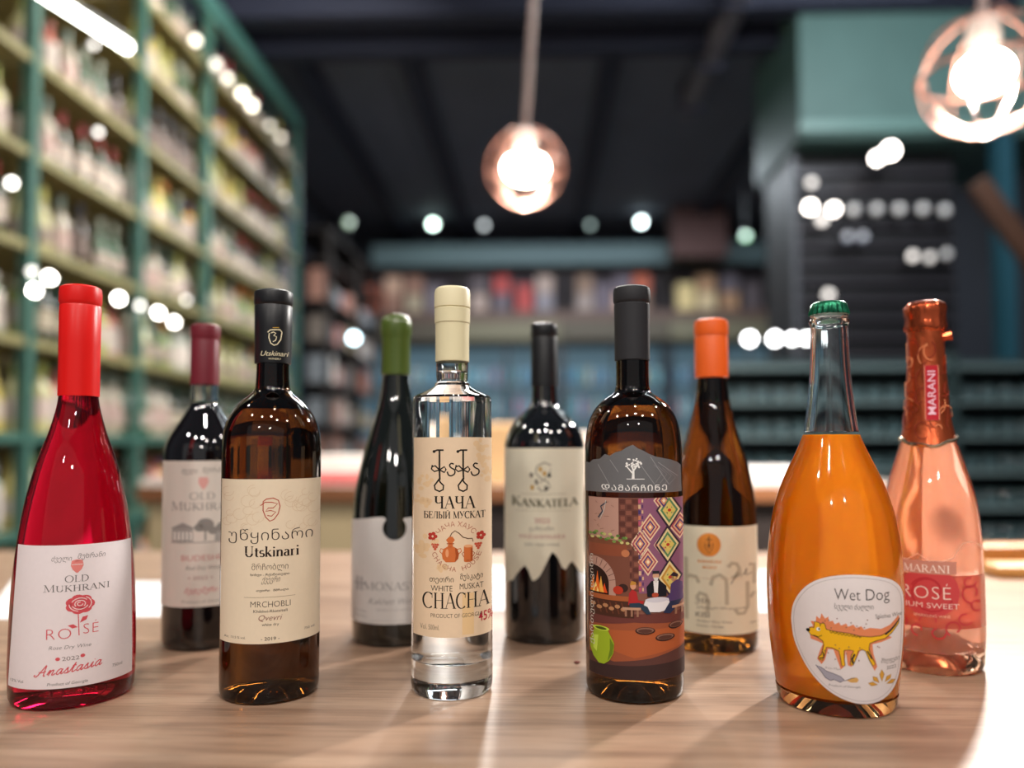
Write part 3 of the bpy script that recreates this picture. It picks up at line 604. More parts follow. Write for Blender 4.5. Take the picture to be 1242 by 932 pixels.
# ------------------------------------------------------------------ bottles
CAMF = 930.0
class Bot:
    """one bottle on the table: centre, radius, photo column of its axis; prof holds (photo row, half width)"""
    def __init__(s, name, label, x, y, depth, r, hw, xc, prof):
        s.x, s.y, s.depth, s.r, s.hw, s.xc = x, y, depth, r, hw, xc
        s.k = r / hw; s.zf = depth - r; s.s0 = s.zf / CAMF * 0.985
        s.root = empty(name, (x, y, TAB), math.atan2(y, x) - PI / 2)
        tag(s.root, label, 'bottle')
        s.name = name
        s.prof = sorted([(s.h(yy), w * s.k) for yy, w in prof])
    def h(s, yy): return max(0.0, (0.184 - (yy - 540) * s.depth / CAMF) * 1.008)       # height of a silhouette row
    def v(s, yy): return (0.184 - (yy - 540) * s.zf / CAMF) * 1.006                     # height of a row on the front
    def R(s, z):
        p = s.body
        if z <= p[0][1]: return p[0][0]
        for (r0, z0), (r1, z1) in zip(p, p[1:]):
            if z0 <= z <= z1 and z1 > z0: return r0 + (r1 - r0) * (z - z0) / (z1 - z0)
        return p[-1][0]
    def set_body(s, top_y, bot_y, base_r=0.92, sub=4):
        pts = [(r, z) for z, r in s.prof if s.h(bot_y) - 1e-6 <= z <= s.h(top_y) + 1e-6]
        s.body = smooth_prof(pts, sub)
    def solid(s, part, m, top_z=None, punt=0.012, seg=72, heel=0.005, hollow=None, wall=0.003, body=None):
        """closed lathe: foot, body, neck; hollow = height above which the inside is air"""
        p = [q for q in s.body if q[1] > heel * 1.6]
        rb = s.R(heel * 2)
        pr = [(0, punt), (rb * .45, punt * .8), (rb * .74, 0.001), (rb * .80, 0.0), (rb * .90, 0.0005), (rb * .965, heel * .35), (rb * .995, heel)] + p
        if hollow is None: pr.append((0, p[-1][1]))
        else:
            inner = [(r - wall, z) for r, z in reversed(p) if z > hollow]
            pr += inner + [(s.R(hollow) - wall, hollow), (0, hollow)]
        bm = bmesh.new(); lathem(bm, pr, seg)
        return link(part, to_mesh(bm, part, True, 40), m, s.root)
    def lathe(s, part, pts, m, seg=48, parent=None, angle=35):
        """pts = (photo row, half width) from bottom to top"""
        return lathe(part, [(w * s.k, s.h(y)) for y, w in pts], m, parent or s.root, seg, angle=angle)
    def bend(s, part, V, F, base_off=0.0003, parent=None, step=4.0, clip=None):
        """drawing -> mesh on the bottle's skin. V = (x, y, layer) in photo units"""
        bm = bmesh.new(); mats = []
        vv = [bm.verts.new((x - s.xc, -(y - 540), lay)) for x, y, lay in V]
        for f, m in F:
            try: q = bm.faces.new([vv[i] for i in f])
            except ValueError: continue
            if m not in mats: mats.append(m)
            q.material_index = mats.index(m)
        if clip:
            for co, no in (((clip[0] - s.xc, 0, 0), (-1, 0, 0)), ((clip[2] - s.xc, 0, 0), (1, 0, 0)), ((0, 540 - clip[1], 0), (0, 1, 0)), ((0, 540 - clip[3], 0), (0, -1, 0))):
                bmesh.ops.bisect_plane(bm, geom=bm.verts[:] + bm.edges[:] + bm.faces[:], plane_co=co, plane_no=no, clear_outer=True)
        xs = [v.co.x for v in bm.verts]; lo, hi = min(xs), max(xs)
        a = -88.0
        cuts = []
        while a < 89:
            cuts.append(s.hw * math.sin(rad(a))); a += step
        for cx in cuts:
            if lo + .05 < cx < hi - .05:
                bmesh.ops.bisect_plane(bm, geom=bm.verts[:] + bm.edges[:] + bm.faces[:], plane_co=(cx, 0, 0), plane_no=(1, 0, 0))
        if s.curvy:
            ysl = [v.co.y for v in bm.verts]; y0, y1 = min(ysl), max(ysl); c = math.ceil(y0 / 8) * 8
            while c < y1:
                bmesh.ops.bisect_plane(bm, geom=bm.verts[:] + bm.edges[:] + bm.faces[:], plane_co=(0, c, 0), plane_no=(0, 1, 0)); c += 8
        for v in bm.verts:
            dx, yy, lay = v.co
            z = s.v(540 - yy); rr = s.R(z); t = min(1, abs(dx) / s.hw)
            xm = dx * (s.s0 + (s.k - s.s0) * t * t)
            q = max(-.9995, min(.9995, xm / rr)); an = math.asin(q); ro = rr + base_off + lay * 0.00005
            v.co = (ro * math.sin(an), -ro * math.cos(an), z)
        me = to_mesh(bm, part, True, 60, recalc=False)
        # faces look outward
        return link(part, me, mats, parent or s.root)
    def label(s, part, hexc, pts, art, rough=0.5, base=0.0003, lab=None, clip=None):
        if lab is None: lab = mat('paper_' + s.name + part, hexc, rough, noise=0.06, nscale=300, spec=.3)
        t = tessellate_polygon([[Vector((x, y, 0)) for x, y in pts]])
        L = s.bend(part, [(x, y, 0) for x, y in pts], [(f, lab) for f in t], base)
        for g, (V, F) in art.g.items(): s.bend(g, V, F, base, L, clip=clip)
        return L
    curvy = False

m_amber = mat('amber_glass', '#502c0c', 0.0, trans=1.0, ior=1.47)
m_olive = mat('olive_glass', '#6b5a1e', 0.0, trans=1.0, ior=1.47)
m_black_glass = mat('black_glass', '#06080a', 0.02, coat=1.0, spec=.6)
m_clear = mat('clear_glass', '#f4f8f8', 0.0, trans=1.0, ior=1.5)

# --- 1. pink-red flared bottle
b = Bot('rose_wine_bottle', 'flared rosé bottle of bright red wine with a red capsule, at the far left', -0.3447, 0.5670, 0.570, 0.0418, 77.5, 89,
    [(846, 75.5), (802, 77.5), (743, 76.5), (684, 73), (625, 65), (578, 54), (550, 45), (525, 35.5), (500, 28), (483, 24.8), (470, 24), (400, 23), (356, 23)])
b.curvy = True; b.set_body(356, 846)
b.solid('glass_body', cloudy('red_rose_wine', '#c00c30', '#c00820', 0.05), punt=0.006)
c1 = b.lathe('capsule', [(482, 24.6), (482, 26), (470, 26), (420, 26), (373, 26.2), (371, 25.2), (369, 26.2), (366, 27), (355, 27), (349.5, 26.2), (347, 22), (347, 0)], mat('red_capsule', '#e0140e', 0.35))
a = Art()
P_ = '#c9505a'; Gy = '#6b6664'
for i, (t, x, w) in enumerate((('ძველი', 74, 22), ('მუხრანი', 107, 31))): a.text('lettering', Gy, t, x, 683 if i == 0 else 681, w, 6, shear=.2, off=-.01)
a.poly('emblem', '#e0837c', [(85, 683), (97, 683), (98, 689), (96, 694), (92, 698), (90, 698), (86, 694), (84, 689)]); a.ell('emblem', '#e0837c', 91, 683.5, 5, 1.5); a.line('emblem', '#efe0dc', [(85, 688), (97, 688)], .7, 2)
a.serif('lettering', Gy, 'OLD', 91, 709, 27, 8); a.serif('lettering', Gy, 'MUKHRANI', 91.5, 720, 74, 8.5, small=.86)
# rose flower: petals round a centre, stem and two leaves
R1, R2 = '#d2545c', '#f0d6d4'
for ang, d, rx in [(k * 51, 9, 7.5) for k in range(7)]: a.ell('illustration', R1, 95 + d * math.cos(rad(ang)), 736.5 + d * .72 * math.sin(rad(ang)), rx, 5.6, 1, 14)
a.ell('illustration', R1, 95, 736, 9, 7, 1)
for rr_, a0, a1 in ((3, 0, 300), (5.8, 140, 420), (9, 20, 170), (9.5, 200, 330), (12.5, 300, 420), (12, 100, 200)):
    a.line('illustration', R2, [(95 + rr_ * math.cos(rad(t)), 736 + rr_ * .74 * math.sin(rad(t))) for t in range(a0, a1, 20)], 1.0, 2)
a.line('illustration', R1, [(93, 745), (93.5, 755), (94.5, 774)], 1.1)
a.poly('illustration', R1, [(95, 759), (98, 752), (104, 751), (102, 756)]); a.poly('illustration', R1, [(93, 764), (87, 765), (82, 761), (88, 760)])
a.text('lettering', R1, 'RO', 72.5, 777, 27, 13.5, off=-.018, spacing=1.1); a.text('lettering', R1, 'SÉ', 107.5, 773, 17, 13, off=-.018, spacing=1.1)
a.text('lettering', Gy, 'Rose Dry Wine', 85, 789, 46, 4.6, shear=.25, off=-.01); a.text('lettering', '#8a7d7a', '2022', 86, 803, 19, 5); a.ell('lettering', R1, 72, 800.5, 2.6, 2.2); a.ell('lettering', R1, 99, 799, 2.6, 2.2)
a.script('lettering', R1, 'Anastasia', 84, 821, 72, 13, 1.2, rise=7)
a.text('lettering', Gy, '13% Vol', 27, 829, 15, 3.6); a.text('lettering', Gy, '750ml', 139, 821, 12, 4); a.text('lettering', Gy, 'Product of Georgia', 83, 832, 44, 3.6, shear=.2)
b.label('label', '#eadfe0', [(24, 664), (155, 664), (159, 836), (16, 836)], a)

# --- 2. dark red behind, at left
b = Bot('red_wine_bottle', 'dark red wine bottle with maroon capsule, partly hidden behind the tall Utskinari bottle', -0.3135, 0.7153, 0.717, 0.0350, 48.5, 244,
    [(778, 48), (700, 48.5), (600, 48.5), (555, 48.3), (540, 46), (527, 40), (512, 30), (500, 22), (490, 17.6), (480, 17), (440, 16.5), (402, 16)])
b.set_body(402, 778)
zw = b.h(489)
b.solid('glass_neck', m_clear, hollow=None) if False else None
body = [q for q in b.body if q[1] <= zw]
bm = bmesh.new(); lathem(bm, [(0, .012), (b.r*.7, 0.0), (b.r*.9, .0005), (b.r*.99, .005)] + body[1:] + [(0, body[-1][1])], 72); link('wine_body', to_mesh(bm, 'w', True, 40), mat('dark_red_wine', '#0a0608', 0.02, coat=1.0), b.root)
nk = [q for q in b.body if q[1] > zw + 0.0002]
bm = bmesh.new(); lathem(bm, nk + [(r - .003, z) for r, z in reversed(nk)] + [nk[0]], 48); bmesh.ops.remove_doubles(bm, verts=bm.verts, dist=1e-6)
link('glass_neck', to_mesh(bm, 'n', True, 40), m_clear, b.root)
b.lathe('capsule', [(468, 17), (468, 18), (415, 18), (413, 17.4), (411, 18), (409, 18.6), (399, 18.6), (396, 18), (394, 15), (394, 0)], mat('maroon_capsule', '#6e1f2b', 0.4))
a = Art(); G2 = '#8f8a86'
a.text('lettering', G2, 'ძველი', 228, 575, 18, 6, shear=.2); a.text('lettering', G2, 'მუხრანი', 256, 574, 26, 6, shear=.2)
a.poly('emblem', '#dca39b', [(239, 580), (249, 580), (250, 586), (247, 592), (244, 595), (241, 592), (238, 586)])
a.serif('lettering', G2, 'OLD', 243, 607, 30, 8.5); a.serif('lettering', G2, 'MUKHRANI', 246, 620, 78, 10.5, small=.85)
a.rect('illustration', '#a39d98', 209, 642, 233, 658); a.poly('illustration', '#97918c', [(207, 642), (221, 635), (236, 642)])
for k in range(5): a.rect('illustration', '#e2dbd2', 211 + k * 4.6, 646, 213.4 + k * 4.6, 656, 2)
for x, y, r_ in ((247, 638, 10), (256, 645, 6), (240, 641, 6), (268, 642, 9), (278, 648, 9)): a.ell('illustration', '#8d8883', x, y, r_, r_ * .8)
a.rect('illustration', '#8d8883', 246, 640, 248, 657); a.line('illustration', '#99938e', [(208, 659), (285, 659)], 1); a.rect('illustration', '#a39d98', 258, 648, 285, 658)
a.text('lettering', '#c98a84', 'BUDESHURI', 250, 681, 60, 7); a.text('lettering', G2, 'Red Dry Wine', 245, 692, 40, 5, shear=.25); a.text('lettering', '#b08a86', '• 2022 •', 242, 704, 28, 4.6)
a.text('lettering', '#c9606a', 'ბუდეშური', 243, 720, 38, 6.5, shear=.4); a.text('lettering', G2, 'Product of Georgia', 246, 732, 50, 3.4)
b.label('label', '#ddd3c8', [(196, 560), (292, 560), (292, 737), (196, 737)], a)

# --- 3. Utskinari
b = Bot('amber_wine_bottle', 'tall dark amber wine bottle with black capsule and a cream Utskinari label', -0.2005, 0.5775, 0.576, 0.0362, 60.5, 328,
    [(838, 60.3), (750, 60.5), (650, 60.5), (560, 60.5), (539, 60), (525, 58.5), (511, 54), (499, 47), (489, 38), (481, 28), (474, 22), (462, 20.5), (442, 20), (400, 20), (362, 20)])
b.set_body(362, 838)
b.solid('glass_body', m_amber, hollow=b.h(500))
m_bcap = mat('black_capsule', '#17181b', 0.38)
cp = b.lathe('capsule', [(443, 20.3), (442.5, 22.5), (430, 22.8), (400, 23), (373, 23.4), (371.8, 22.6), (370.6, 23.6), (368, 24.2), (358, 24.2), (355, 23.4), (353, 20), (353, 0)], m_bcap)
b.body = b.body[:-1] + [(23.2 * b.k, b.h(440)), (23.2 * b.k, b.h(360))] if False else b.body
def cap_art(b, a, hw, name, parent):
    """artwork on a capsule of half width hw"""
    sv = (b.body, b.hw, b.k); b.body = [(hw * b.k, -1), (hw * b.k, 1)]; ok = b.k; b.hw = hw
    for g, (V, F) in a.g.items(): b.bend(g, V, F, 0.0002, parent)
    b.body, b.hw, b.k = sv
a = Art(); W_ = '#e8dcb8'
a.line('emblem', W_, [(321, 397), (324, 394), (330, 393.5), (336, 393), (338.5, 396), (337, 406), (333, 412), (329, 413.5), (325, 411), (322.5, 404), (323, 398)], 1.3)
a.line('emblem', W_, [(325, 398), (328, 396.5), (331, 398), (328.5, 401), (332, 402.5), (331, 407), (327.5, 409)], 1.1); a.line('emblem', '#b8943c', [(327, 391), (335, 390.5)], 1)
a.text('lettering', W_, 'Utskinari', 330, 427, 34, 6.5, shear=.3); a.text('lettering', W_, 'WINERY', 330, 432, 16, 2.4)
cap_art(b, a, 22.9, 'emblem', cp)
a = Art(); K = '#2a1c18'
random.seed(3)
for k in range(46):
    x = 275 + random.random() * 106; y = 595 + random.random() * 48; r_ = random.uniform(4, 8)
    if abs(x - 328) < 14 and y < 640: continue
    a.line('vine_pattern', '#dcc5a6', [(x + r_ * math.cos(t * .6), y + r_ * .9 * math.sin(t * .6)) for t in range(9)], .6)
for h_ in (0,): 
    a.line('emblem', '#b5503e', [(318, 610), (322, 607), (330, 606), (336, 609), (338, 616), (336, 625), (331, 632), (326, 634), (321, 629), (318, 621), (318, 613)], 1.2, closed=True)
    a.line('emblem', '#b5503e', [(315, 615), (320, 611), (328, 611), (335, 613), (330, 618), (324, 618), (321, 622), (327, 621), (333, 623), (328, 628), (323, 627)], 1.1)
a.text('lettering', K, 'უწყინარი', 328, 657, 99, 13, off=-.012); a.serif('lettering', K, 'Utskinari', 329, 677, 65, 12.5, thick=.18, thin=.065)
a.text('lettering', '#4a3a32', 'მრჩობლი', 327, 693, 43, 7.5, off=-.01); a.text('lettering', K, 'ხიხვი - რქაწითელი', 327, 700, 46, 2.6, off=.01); a.text('lettering', '#4a3a32', 'ქვევრი', 328, 708, 22, 7, shear=.4, off=-.006); a.text('lettering', K, 'თეთრი   მშრალი', 330, 719, 38, 2.4, off=.01)
a.line('lettering', '#a08c74', [(297, 726), (357, 726)], .5)
a.text('lettering', K, 'MRCHOBLI', 328, 738, 47, 7.5, off=-.012); a.text('lettering', K, 'Khikhvi-Rkatsiteli', 328, 744.5, 40, 3.6); a.text('lettering', '#7a3a30', 'Qvevri', 328, 754, 28, 7, shear=.3, off=-.006); a.text('lettering', K, 'white dry', 328, 760.5, 20, 3.4)
a.text('lettering', '#5a463a', 'Alc. 13.5 % vol.', 287, 776, 24, 2.8); a.text('lettering', K, '- 2019 -', 328, 778, 22, 4.2); a.text('lettering', '#5a463a', '750 ml', 374, 771, 12, 3)
b.label('label', '#ead9be', [(270, 583), (387, 583), (387, 782), (270, 782)], a)

# --- 4. Monastery, green wax
b = Bot('green_waxed_bottle', 'dark sloping wine bottle sealed with green wax, its white label notched on top', -0.1357, 0.7389, 0.735, 0.0410, 52, 479,
    [(774, 51.5), (700, 52), (650, 52), (620, 51), (589, 47.5), (555, 39.5), (520, 29.5), (486, 20), (457, 16), (440, 15.5), (390, 15)])
b.curvy = True; b.set_body(390, 774)
b.solid('glass_body', mat('bottle_green_dark', '#0a0f0a', 0.02, coat=1.0, spec=.6))
b.lathe('wax_seal', [(457, 16), (456, 17.6), (440, 17.4), (415, 17.3), (410, 18), (404, 19.2), (394, 19.2), (388, 17.6), (384, 14), (382, 8), (382, 0)], mat('green_wax', '#4a5c22', 0.28, coat=.3, bump=.3, nscale=90))
a = Art()
a.serif('lettering', '#8a8888', 'MONASTERY', 487, 717, 92, 9.5); a.rect('emblem', '#a8a6a6', 433.5, 702, 436, 719); a.rect('emblem', '#a8a6a6', 438, 702, 440.5, 719); a.rect('emblem', '#a8a6a6', 431, 709, 443, 711.5)
a.text('lettering', '#9a9696', 'Kakheti Winery', 480, 734, 66, 8, shear=.4, off=-.006); a.line('lettering', '#b8b6b4', [(448, 754), (520, 754)], .5); a.text('lettering', '#a8a4a2', 'Dry White', 438, 745, 14, 3.4); a.text('lettering', '#a8a4a2', 'PDO Wine', 438, 751, 14, 3.4); a.text('lettering', '#b0acaa', 'PRODUCT OF GEORGIA', 480, 742, 46, 3)
notch = [(478 + 14.5 * math.cos(rad(t)), 641.5 + 14.5 * math.sin(rad(t))) for t in range(-140, -401, -12)]
pts = [(427.3, 634), (440, 631.5), (455, 629), (464, 628.5), (466.5, 630)] + [(478 + 14.5 * math.cos(rad(t)), 642 + 14.5 * math.sin(rad(t))) for t in range(225, -46, -15)] + [(490, 630), (500, 629), (520, 630), (529, 632), (529, 758), (427.3, 758)]
b.label('label', '#dcd8d4', pts, a)

# --- 5. Chacha, clear
b = Bot('clear_spirit_bottle', 'clear glass bottle of chacha with a cream stopper and peach label, in the middle', -0.0642, 0.5860, 0.580, 0.0308, 49, 548.5,
    [(835, 48.8), (800, 48.8), (700, 48.6), (600, 48.3), (500, 48), (490, 47.8)])
b.body = [(w * b.k, b.h(y)) for y, w in ((835, 48.8), (700, 48.6), (490, 48), (486, 47.6), (483, 46), (481, 42.5), (477, 33), (472, 24), (470, 21.5), (467, 21), (465.5, 19), (463, 18.6), (458, 19.4), (441, 19.6), (400, 19), (380, 18.5))]
wallz = b.h(461)
rb = b.r
pr = [(0, 0.004), (rb*.6, .0015), (rb*.8, 0), (rb*.93, .0005), (rb*.985, .003), (rb, .007), (rb, .018), (rb*.985, .0205), (rb, .023)] + [q for q in b.body if q[1] > .03] + [(0, b.body[-1][1])]
bm = bmesh.new(); lathem(bm, pr, 96); link('glass_body', to_mesh(bm, 'g', True, 30), m_clear, b.root)
sp = [(0, .024), (rb*.55, .0225), (rb*.84, .0245), (rb*.93, .030), (rb*.935, b.h(492)), (rb*.90, b.h(486)), (rb*.62, b.h(479)), (rb*.36, b.h(472)), (rb*.30, b.h(466)), (rb*.30, b.h(452)), (0, b.h(452))]
bm = bmesh.new(); lathem(bm, sp, 72); link('spirit', to_mesh(bm, 's', True, 40), mat('clear_spirit', '#ffffff', 0.0, trans=1.0, ior=0.90), b.root)
cp = b.lathe('neck_sleeve', [(441, 19.8), (440, 20.6), (410, 20.6), (394, 20.8), (393, 21.6), (376, 21.8), (375, 20.6), (375, 0)], mat('cream_plastic', '#e6dcb4', 0.4, bump=.1, nscale=120))
b.lathe('stopper', [(375, 0), (375, 20.8), (374, 22), (356, 22), (352, 21), (349.5, 18), (349, 12), (349, 0)], mat('cream_stopper', '#e8ddb6', 0.4))
a = Art(); K = '#1d1712'
random.seed(5)
def vine(cx, cy, s_):
    for k in range(9):
        t = random.random() * 6.3; r_ = random.random() * s_
        a.ell('vine_pattern', '#e8c79c', cx + r_ * math.cos(t), cy + r_ * math.sin(t), random.uniform(2, 4.5), random.uniform(2, 4), 1, 7)
for p in ((583, 545, 10), (588, 575, 10), (516, 588, 9), (513, 610, 9), (520, 660, 10), (511, 672, 8), (585, 560, 8), (536, 690, 8)): vine(*p)
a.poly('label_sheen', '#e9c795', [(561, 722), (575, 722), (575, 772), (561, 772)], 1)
def cha(cx):                                            # tall looped letter of the logotype
    a.line('logotype', K, [(cx - 7, 549.5), (cx - 3, 547.8), (cx + 5, 547.8)], 2.0); a.ell('logotype', K, cx - 6.5, 549.5, 1.8, 1.8)
    a.line('logotype', K, [(cx, 548), (cx, 572), (cx + .5, 584)], 2.1)
    a.line('logotype', K, [(cx + .5, 582), (cx - 3, 587), (cx - 6, 591), (cx - 5, 596), (cx, 598.2), (cx + 4.5, 596), (cx + 5, 591), (cx + 1, 587), (cx - 1, 583)], 1.9)
    a.line('logotype', K, [(cx - 8.5, 566), (cx - 9.5, 571), (cx - 6, 574), (cx, 572), (cx + 6, 568), (cx + 8, 571.5), (cx + 6, 575), (cx, 572), (cx - 5, 567), (cx - 8.5, 568)], 1.7)
def an(cx): a.line('logotype', K, smooth_prof([(cx - 5, 574), (cx - 3.5, 578), (cx, 579), (cx + 4, 576.5), (cx + 4, 572), (cx, 569.5), (cx - 2.2, 566.5), (cx, 564), (cx + 3, 565)], 4), 1.7)
cha(533); an(547.5); cha(562); an(576.5)
a.serif('lettering', K, 'ЧАЧА', 551.5, 619, 50, 15, thick=.15); a.serif('lettering', K, 'БЕЛЫЙ МУСКАТ', 551.5, 631, 74, 8.5, thick=.15, thin=.06)
Rb = '#b5705a'
a.text('emblem', Rb, 'ЧАЧА ХАУС', 553.5, 640.5, 47, 6.2, off=-.005, arc=25)
def arc_text(t, cx, cy, r_, a0, a1, w, h_, c):          # letters along the lower arc, upright
    n = len(t)
    for i, ch in enumerate(t):
        if ch == ' ': continue
        an_ = rad(a0 + (a1 - a0) * i / (n - 1)); x = cx + r_ * math.cos(an_); y = cy + r_ * math.sin(an_)
        a.text('emblem', c, ch, x, y, w if ch != 'I' else w * .3, h_, rot=-(an_ - PI / 2), off=-.002)
arc_text('CHACHA HOUSE', 554, 664, 31.5, 158, 22, 5.0, 6.0, Rb)
O1, O2 = '#d0703a', '#a94f22'
a.poly('illustration', O1, [(536, 674), (538, 668), (543, 665), (550, 665), (555, 668), (557, 674), (556, 680), (552, 684), (541, 684), (537, 680)])
a.poly('illustration', O1, [(543, 666), (544, 661), (541, 657), (545, 653), (549, 653), (552, 657), (549, 661), (550, 666)]); a.poly('illustration', O2, [(552, 684), (556, 680), (557, 674), (555, 668), (552, 666), (553, 676)], 2)
a.line('illustration', O2, [(542, 661.5), (551, 661.5)], 1.2, 2); a.ell('illustration', '#e8a070', 542.5, 673, 2, 5, 2)
a.line('illustration', O1, [(536.5, 674), (533.5, 671), (535, 667.5), (538, 668.5)], 1); a.line('illustration', O1, [(556.5, 674), (560, 671), (559, 667.5), (555, 668.5)], 1)
a.line('illustration', '#5c3a2a', [(546, 653), (548, 649), (552, 646), (557, 649), (562, 654), (568, 656), (573, 656), (574, 660)], 1.1)
a.rect('illustration', O1, 563, 665, 573.5, 683); a.ell('illustration', O1, 568.2, 683, 5.2, 1.6); a.ell('illustration', '#e8a878', 568.2, 665, 5.2, 1.8, 2); a.rect('illustration', O2, 571, 668, 573.5, 683, 2); a.line('illustration', O2, [(563, 672), (560.5, 674), (563, 678)], .9); a.line('illustration', O2, [(573.5, 672), (576, 674), (573.5, 678)], .9)
for sx in (-1, 1):
    X = 554 + sx * 29
    for k in range(5): a.ell('emblem', '#b8382c', X + 3.4 * math.cos(k * 1.26), 653 + 3.4 * math.sin(k * 1.26), 2.5, 2.3, 1, 8)
    for dx, dy in ((-3, 0), (0, 0), (3, 0), (-1.6, 2.8), (1.6, 2.8), (0, 5.4)): a.ell('emblem', '#c8573e', X - sx * 3 + dx, 663 + dy, 1.7, 1.6, 1, 8)
a.text('lettering', K, 'თეთრი', 536, 708, 29, 6.5, off=-.002); a.text('lettering', K, 'მუსკატი', 572, 705, 27, 6.5, off=-.002)
a.text('lettering', K, 'WHITE', 536, 719, 26, 7.2, off=-.006); a.text('lettering', K, 'MUSKAT', 572, 717, 28, 7.2, off=-.006)
a.serif('lettering', K, 'CHACHA', 553, 740, 80, 19, thick=.105, thin=.035); a.text('lettering', '#4a3a30', 'PRODUCT OF GEORGIA', 554, 751, 62, 5, off=-.008)
a.text('lettering', '#5a4a3c', 'Vol. 500ml.', 522, 766, 22, 6.5, off=-.01); a.text('lettering', '#b8283a', '45%', 589, 758, 17, 12, off=.01)
b.label('label', '#ecd2b2', [(503, 532), (596, 532), (596, 775), (503, 775)], a)

# --- 6. Kankatela
b = Bot('mountain_label_bottle', 'black wine bottle with a cream Kankatela label cut like mountain peaks', 0.0081, 0.7494, 0.741, 0.0390, 48.5, 660,
    [(772, 48.3), (700, 48.5), (600, 48.5), (548, 48.3), (534, 46.5), (522, 42), (512, 35), (504, 27), (497, 19.5), (490, 16), (480, 15), (465, 14.5), (402, 14)])
b.set_body(402, 772)
b.solid('glass_body', mat('black_wine_glass', '#07080b', 0.02, coat=1.0, spec=.6))
b.lathe('capsule', [(470, 14.6), (470, 16), (413, 16), (411, 15.4), (410, 16), (398, 16.2), (395, 15.4), (394, 12), (394, 0)], m_bcap)
a = Art(); G3 = '#7a756c'
a.line('emblem', G3, [(668, 566), (660, 562.5), (651, 567), (649, 575), (655, 582), (664, 586), (667, 592), (662, 597), (655, 597), (652, 592)], 1.2)
a.line('emblem', G3, [(648, 590), (656, 586), (665, 578), (668, 570)], .8)
for x, y, c in ((655, 571, '#c0943c'), (644, 578, G3), (666, 578, '#40403c'), (645, 593, '#c0943c'), (660, 576, '#c0943c'), (662, 594, '#40403c'), (650, 586, G3)): a.ell('emblem', c, x, y, 2.2, 3.2, 2, 8)
a.serif('lettering', '#5d5a44', 'KANKATELA', 660, 615, 79, 11.5, thick=.2, thin=.07, small=.82, arc=-2)
a.line('lettering', '#b0a894', [(630, 601), (686, 601)], .6); a.line('lettering', '#b0a894', [(626, 621), (692, 621)], .6)
a.text('lettering', '#a8565c', '2022', 657, 636, 19, 6); a.text('lettering', G3, 'ვაზიანი', 656, 645, 30, 5); a.text('lettering', '#a8565c', 'VAZIANISKARA', 657, 655, 56, 5, spacing=1.2); a.text('lettering', G3, 'DRY RED WINE', 657, 664, 42, 3.4)
mt = [(612, 716), (616, 711), (622, 708), (626, 700), (631, 693), (636, 688), (640, 694), (645, 706), (650, 704), (655, 698), (660, 688), (665, 678), (669, 671), (673, 674), (677, 680), (681, 690), (685, 693), (690, 686), (693, 684), (697, 690), (701, 698), (706, 702)]
b.label('label', '#dfd9c4', [(612.5, 545), (707.5, 545), (707.5, 706)] + mt[::-1], a)

# --- 7. painted label
b = Bot('painted_label_bottle', 'dark amber bottle with matte black capsule and a painted tavern scene label', 0.0736, 0.5863, 0.576, 0.0365, 59, 770,
    [(840, 58.6), (750, 59), (650, 59), (560, 59), (533, 57.5), (520, 55.5), (510, 52.5), (501, 48), (493, 42), (485, 33), (479, 24), (473, 21), (460, 20), (440, 20), (400, 19.5), (358, 19.5)])
b.set_body(358, 840)
b.solid('glass_body', m_amber, hollow=b.h(497))
b.lathe('capsule', [(440, 20.2), (439, 21.6), (400, 21.6), (371, 21.8), (370, 21), (368, 22.2), (366, 22.8), (355, 22.8), (351, 22), (349, 19), (349, 0)], mat('matte_black_capsule', '#222226', 0.6))
a = Art()
a.poly('relief_pattern', '#6c6c6e', [(770, 546), (791, 556), (780, 590), (760, 597), (745, 590)], 1)
for x0, y0, x1, y1 in ((728, 566, 742, 592), (742, 560, 752, 575), (791, 556, 812, 590), (800, 563, 822, 580), (775, 560, 800, 596)): a.line('relief_pattern', '#9a9a9c', [(x0, y0), (x1, y1)], .7, 2)
for k in range(4): a.line('relief_pattern', '#8a8a8c', [(795 + k*5, 566 + k*2), (805 + k*5, 576 + k*2), (797 + k*5, 588 + k)], .6, 2)
WH = '#f2f0ec'
a.line('emblem', WH, [(770, 583), (770.5, 573), (768, 566)], [3.5, 2.4, 1.4], 3); a.line('emblem', WH, [(770, 574), (776, 566), (777, 561)], [2, 1.4, 1], 3); a.line('emblem', WH, [(770, 577), (763, 569), (762, 563)], [2, 1.2, .8], 3); a.line('emblem', WH, [(762, 583.5), (784, 583.5)], .8, 3)
random.seed(11)
for k in range(34):
    t = random.random() * 6.3; r_ = random.random() ** .6
    a.ell('emblem', WH, 770 + 10 * r_ * math.cos(t), 565 + 9 * r_ * math.sin(t), 1.3, 1.1, 3, 6)
a.text('lettering', WH, 'ᲓᲐᲛᲐᲠᲩᲘᲜᲔ', 771, 598, 78, 7.5, off=.004, spacing=1.15, layer=3)
top = [(713, 563), (718, 564), (722, 560), (730, 559), (736, 553), (742, 555), (748, 551), (756, 549), (762, 545), (770, 541.5), (776, 546), (783, 549), (790, 553), (797, 556), (806, 558), (815, 560), (822, 563), (826, 567), (827, 600), (713, 600)]
b.label('neck_label', '#6e6e70', top, a, rough=.4)
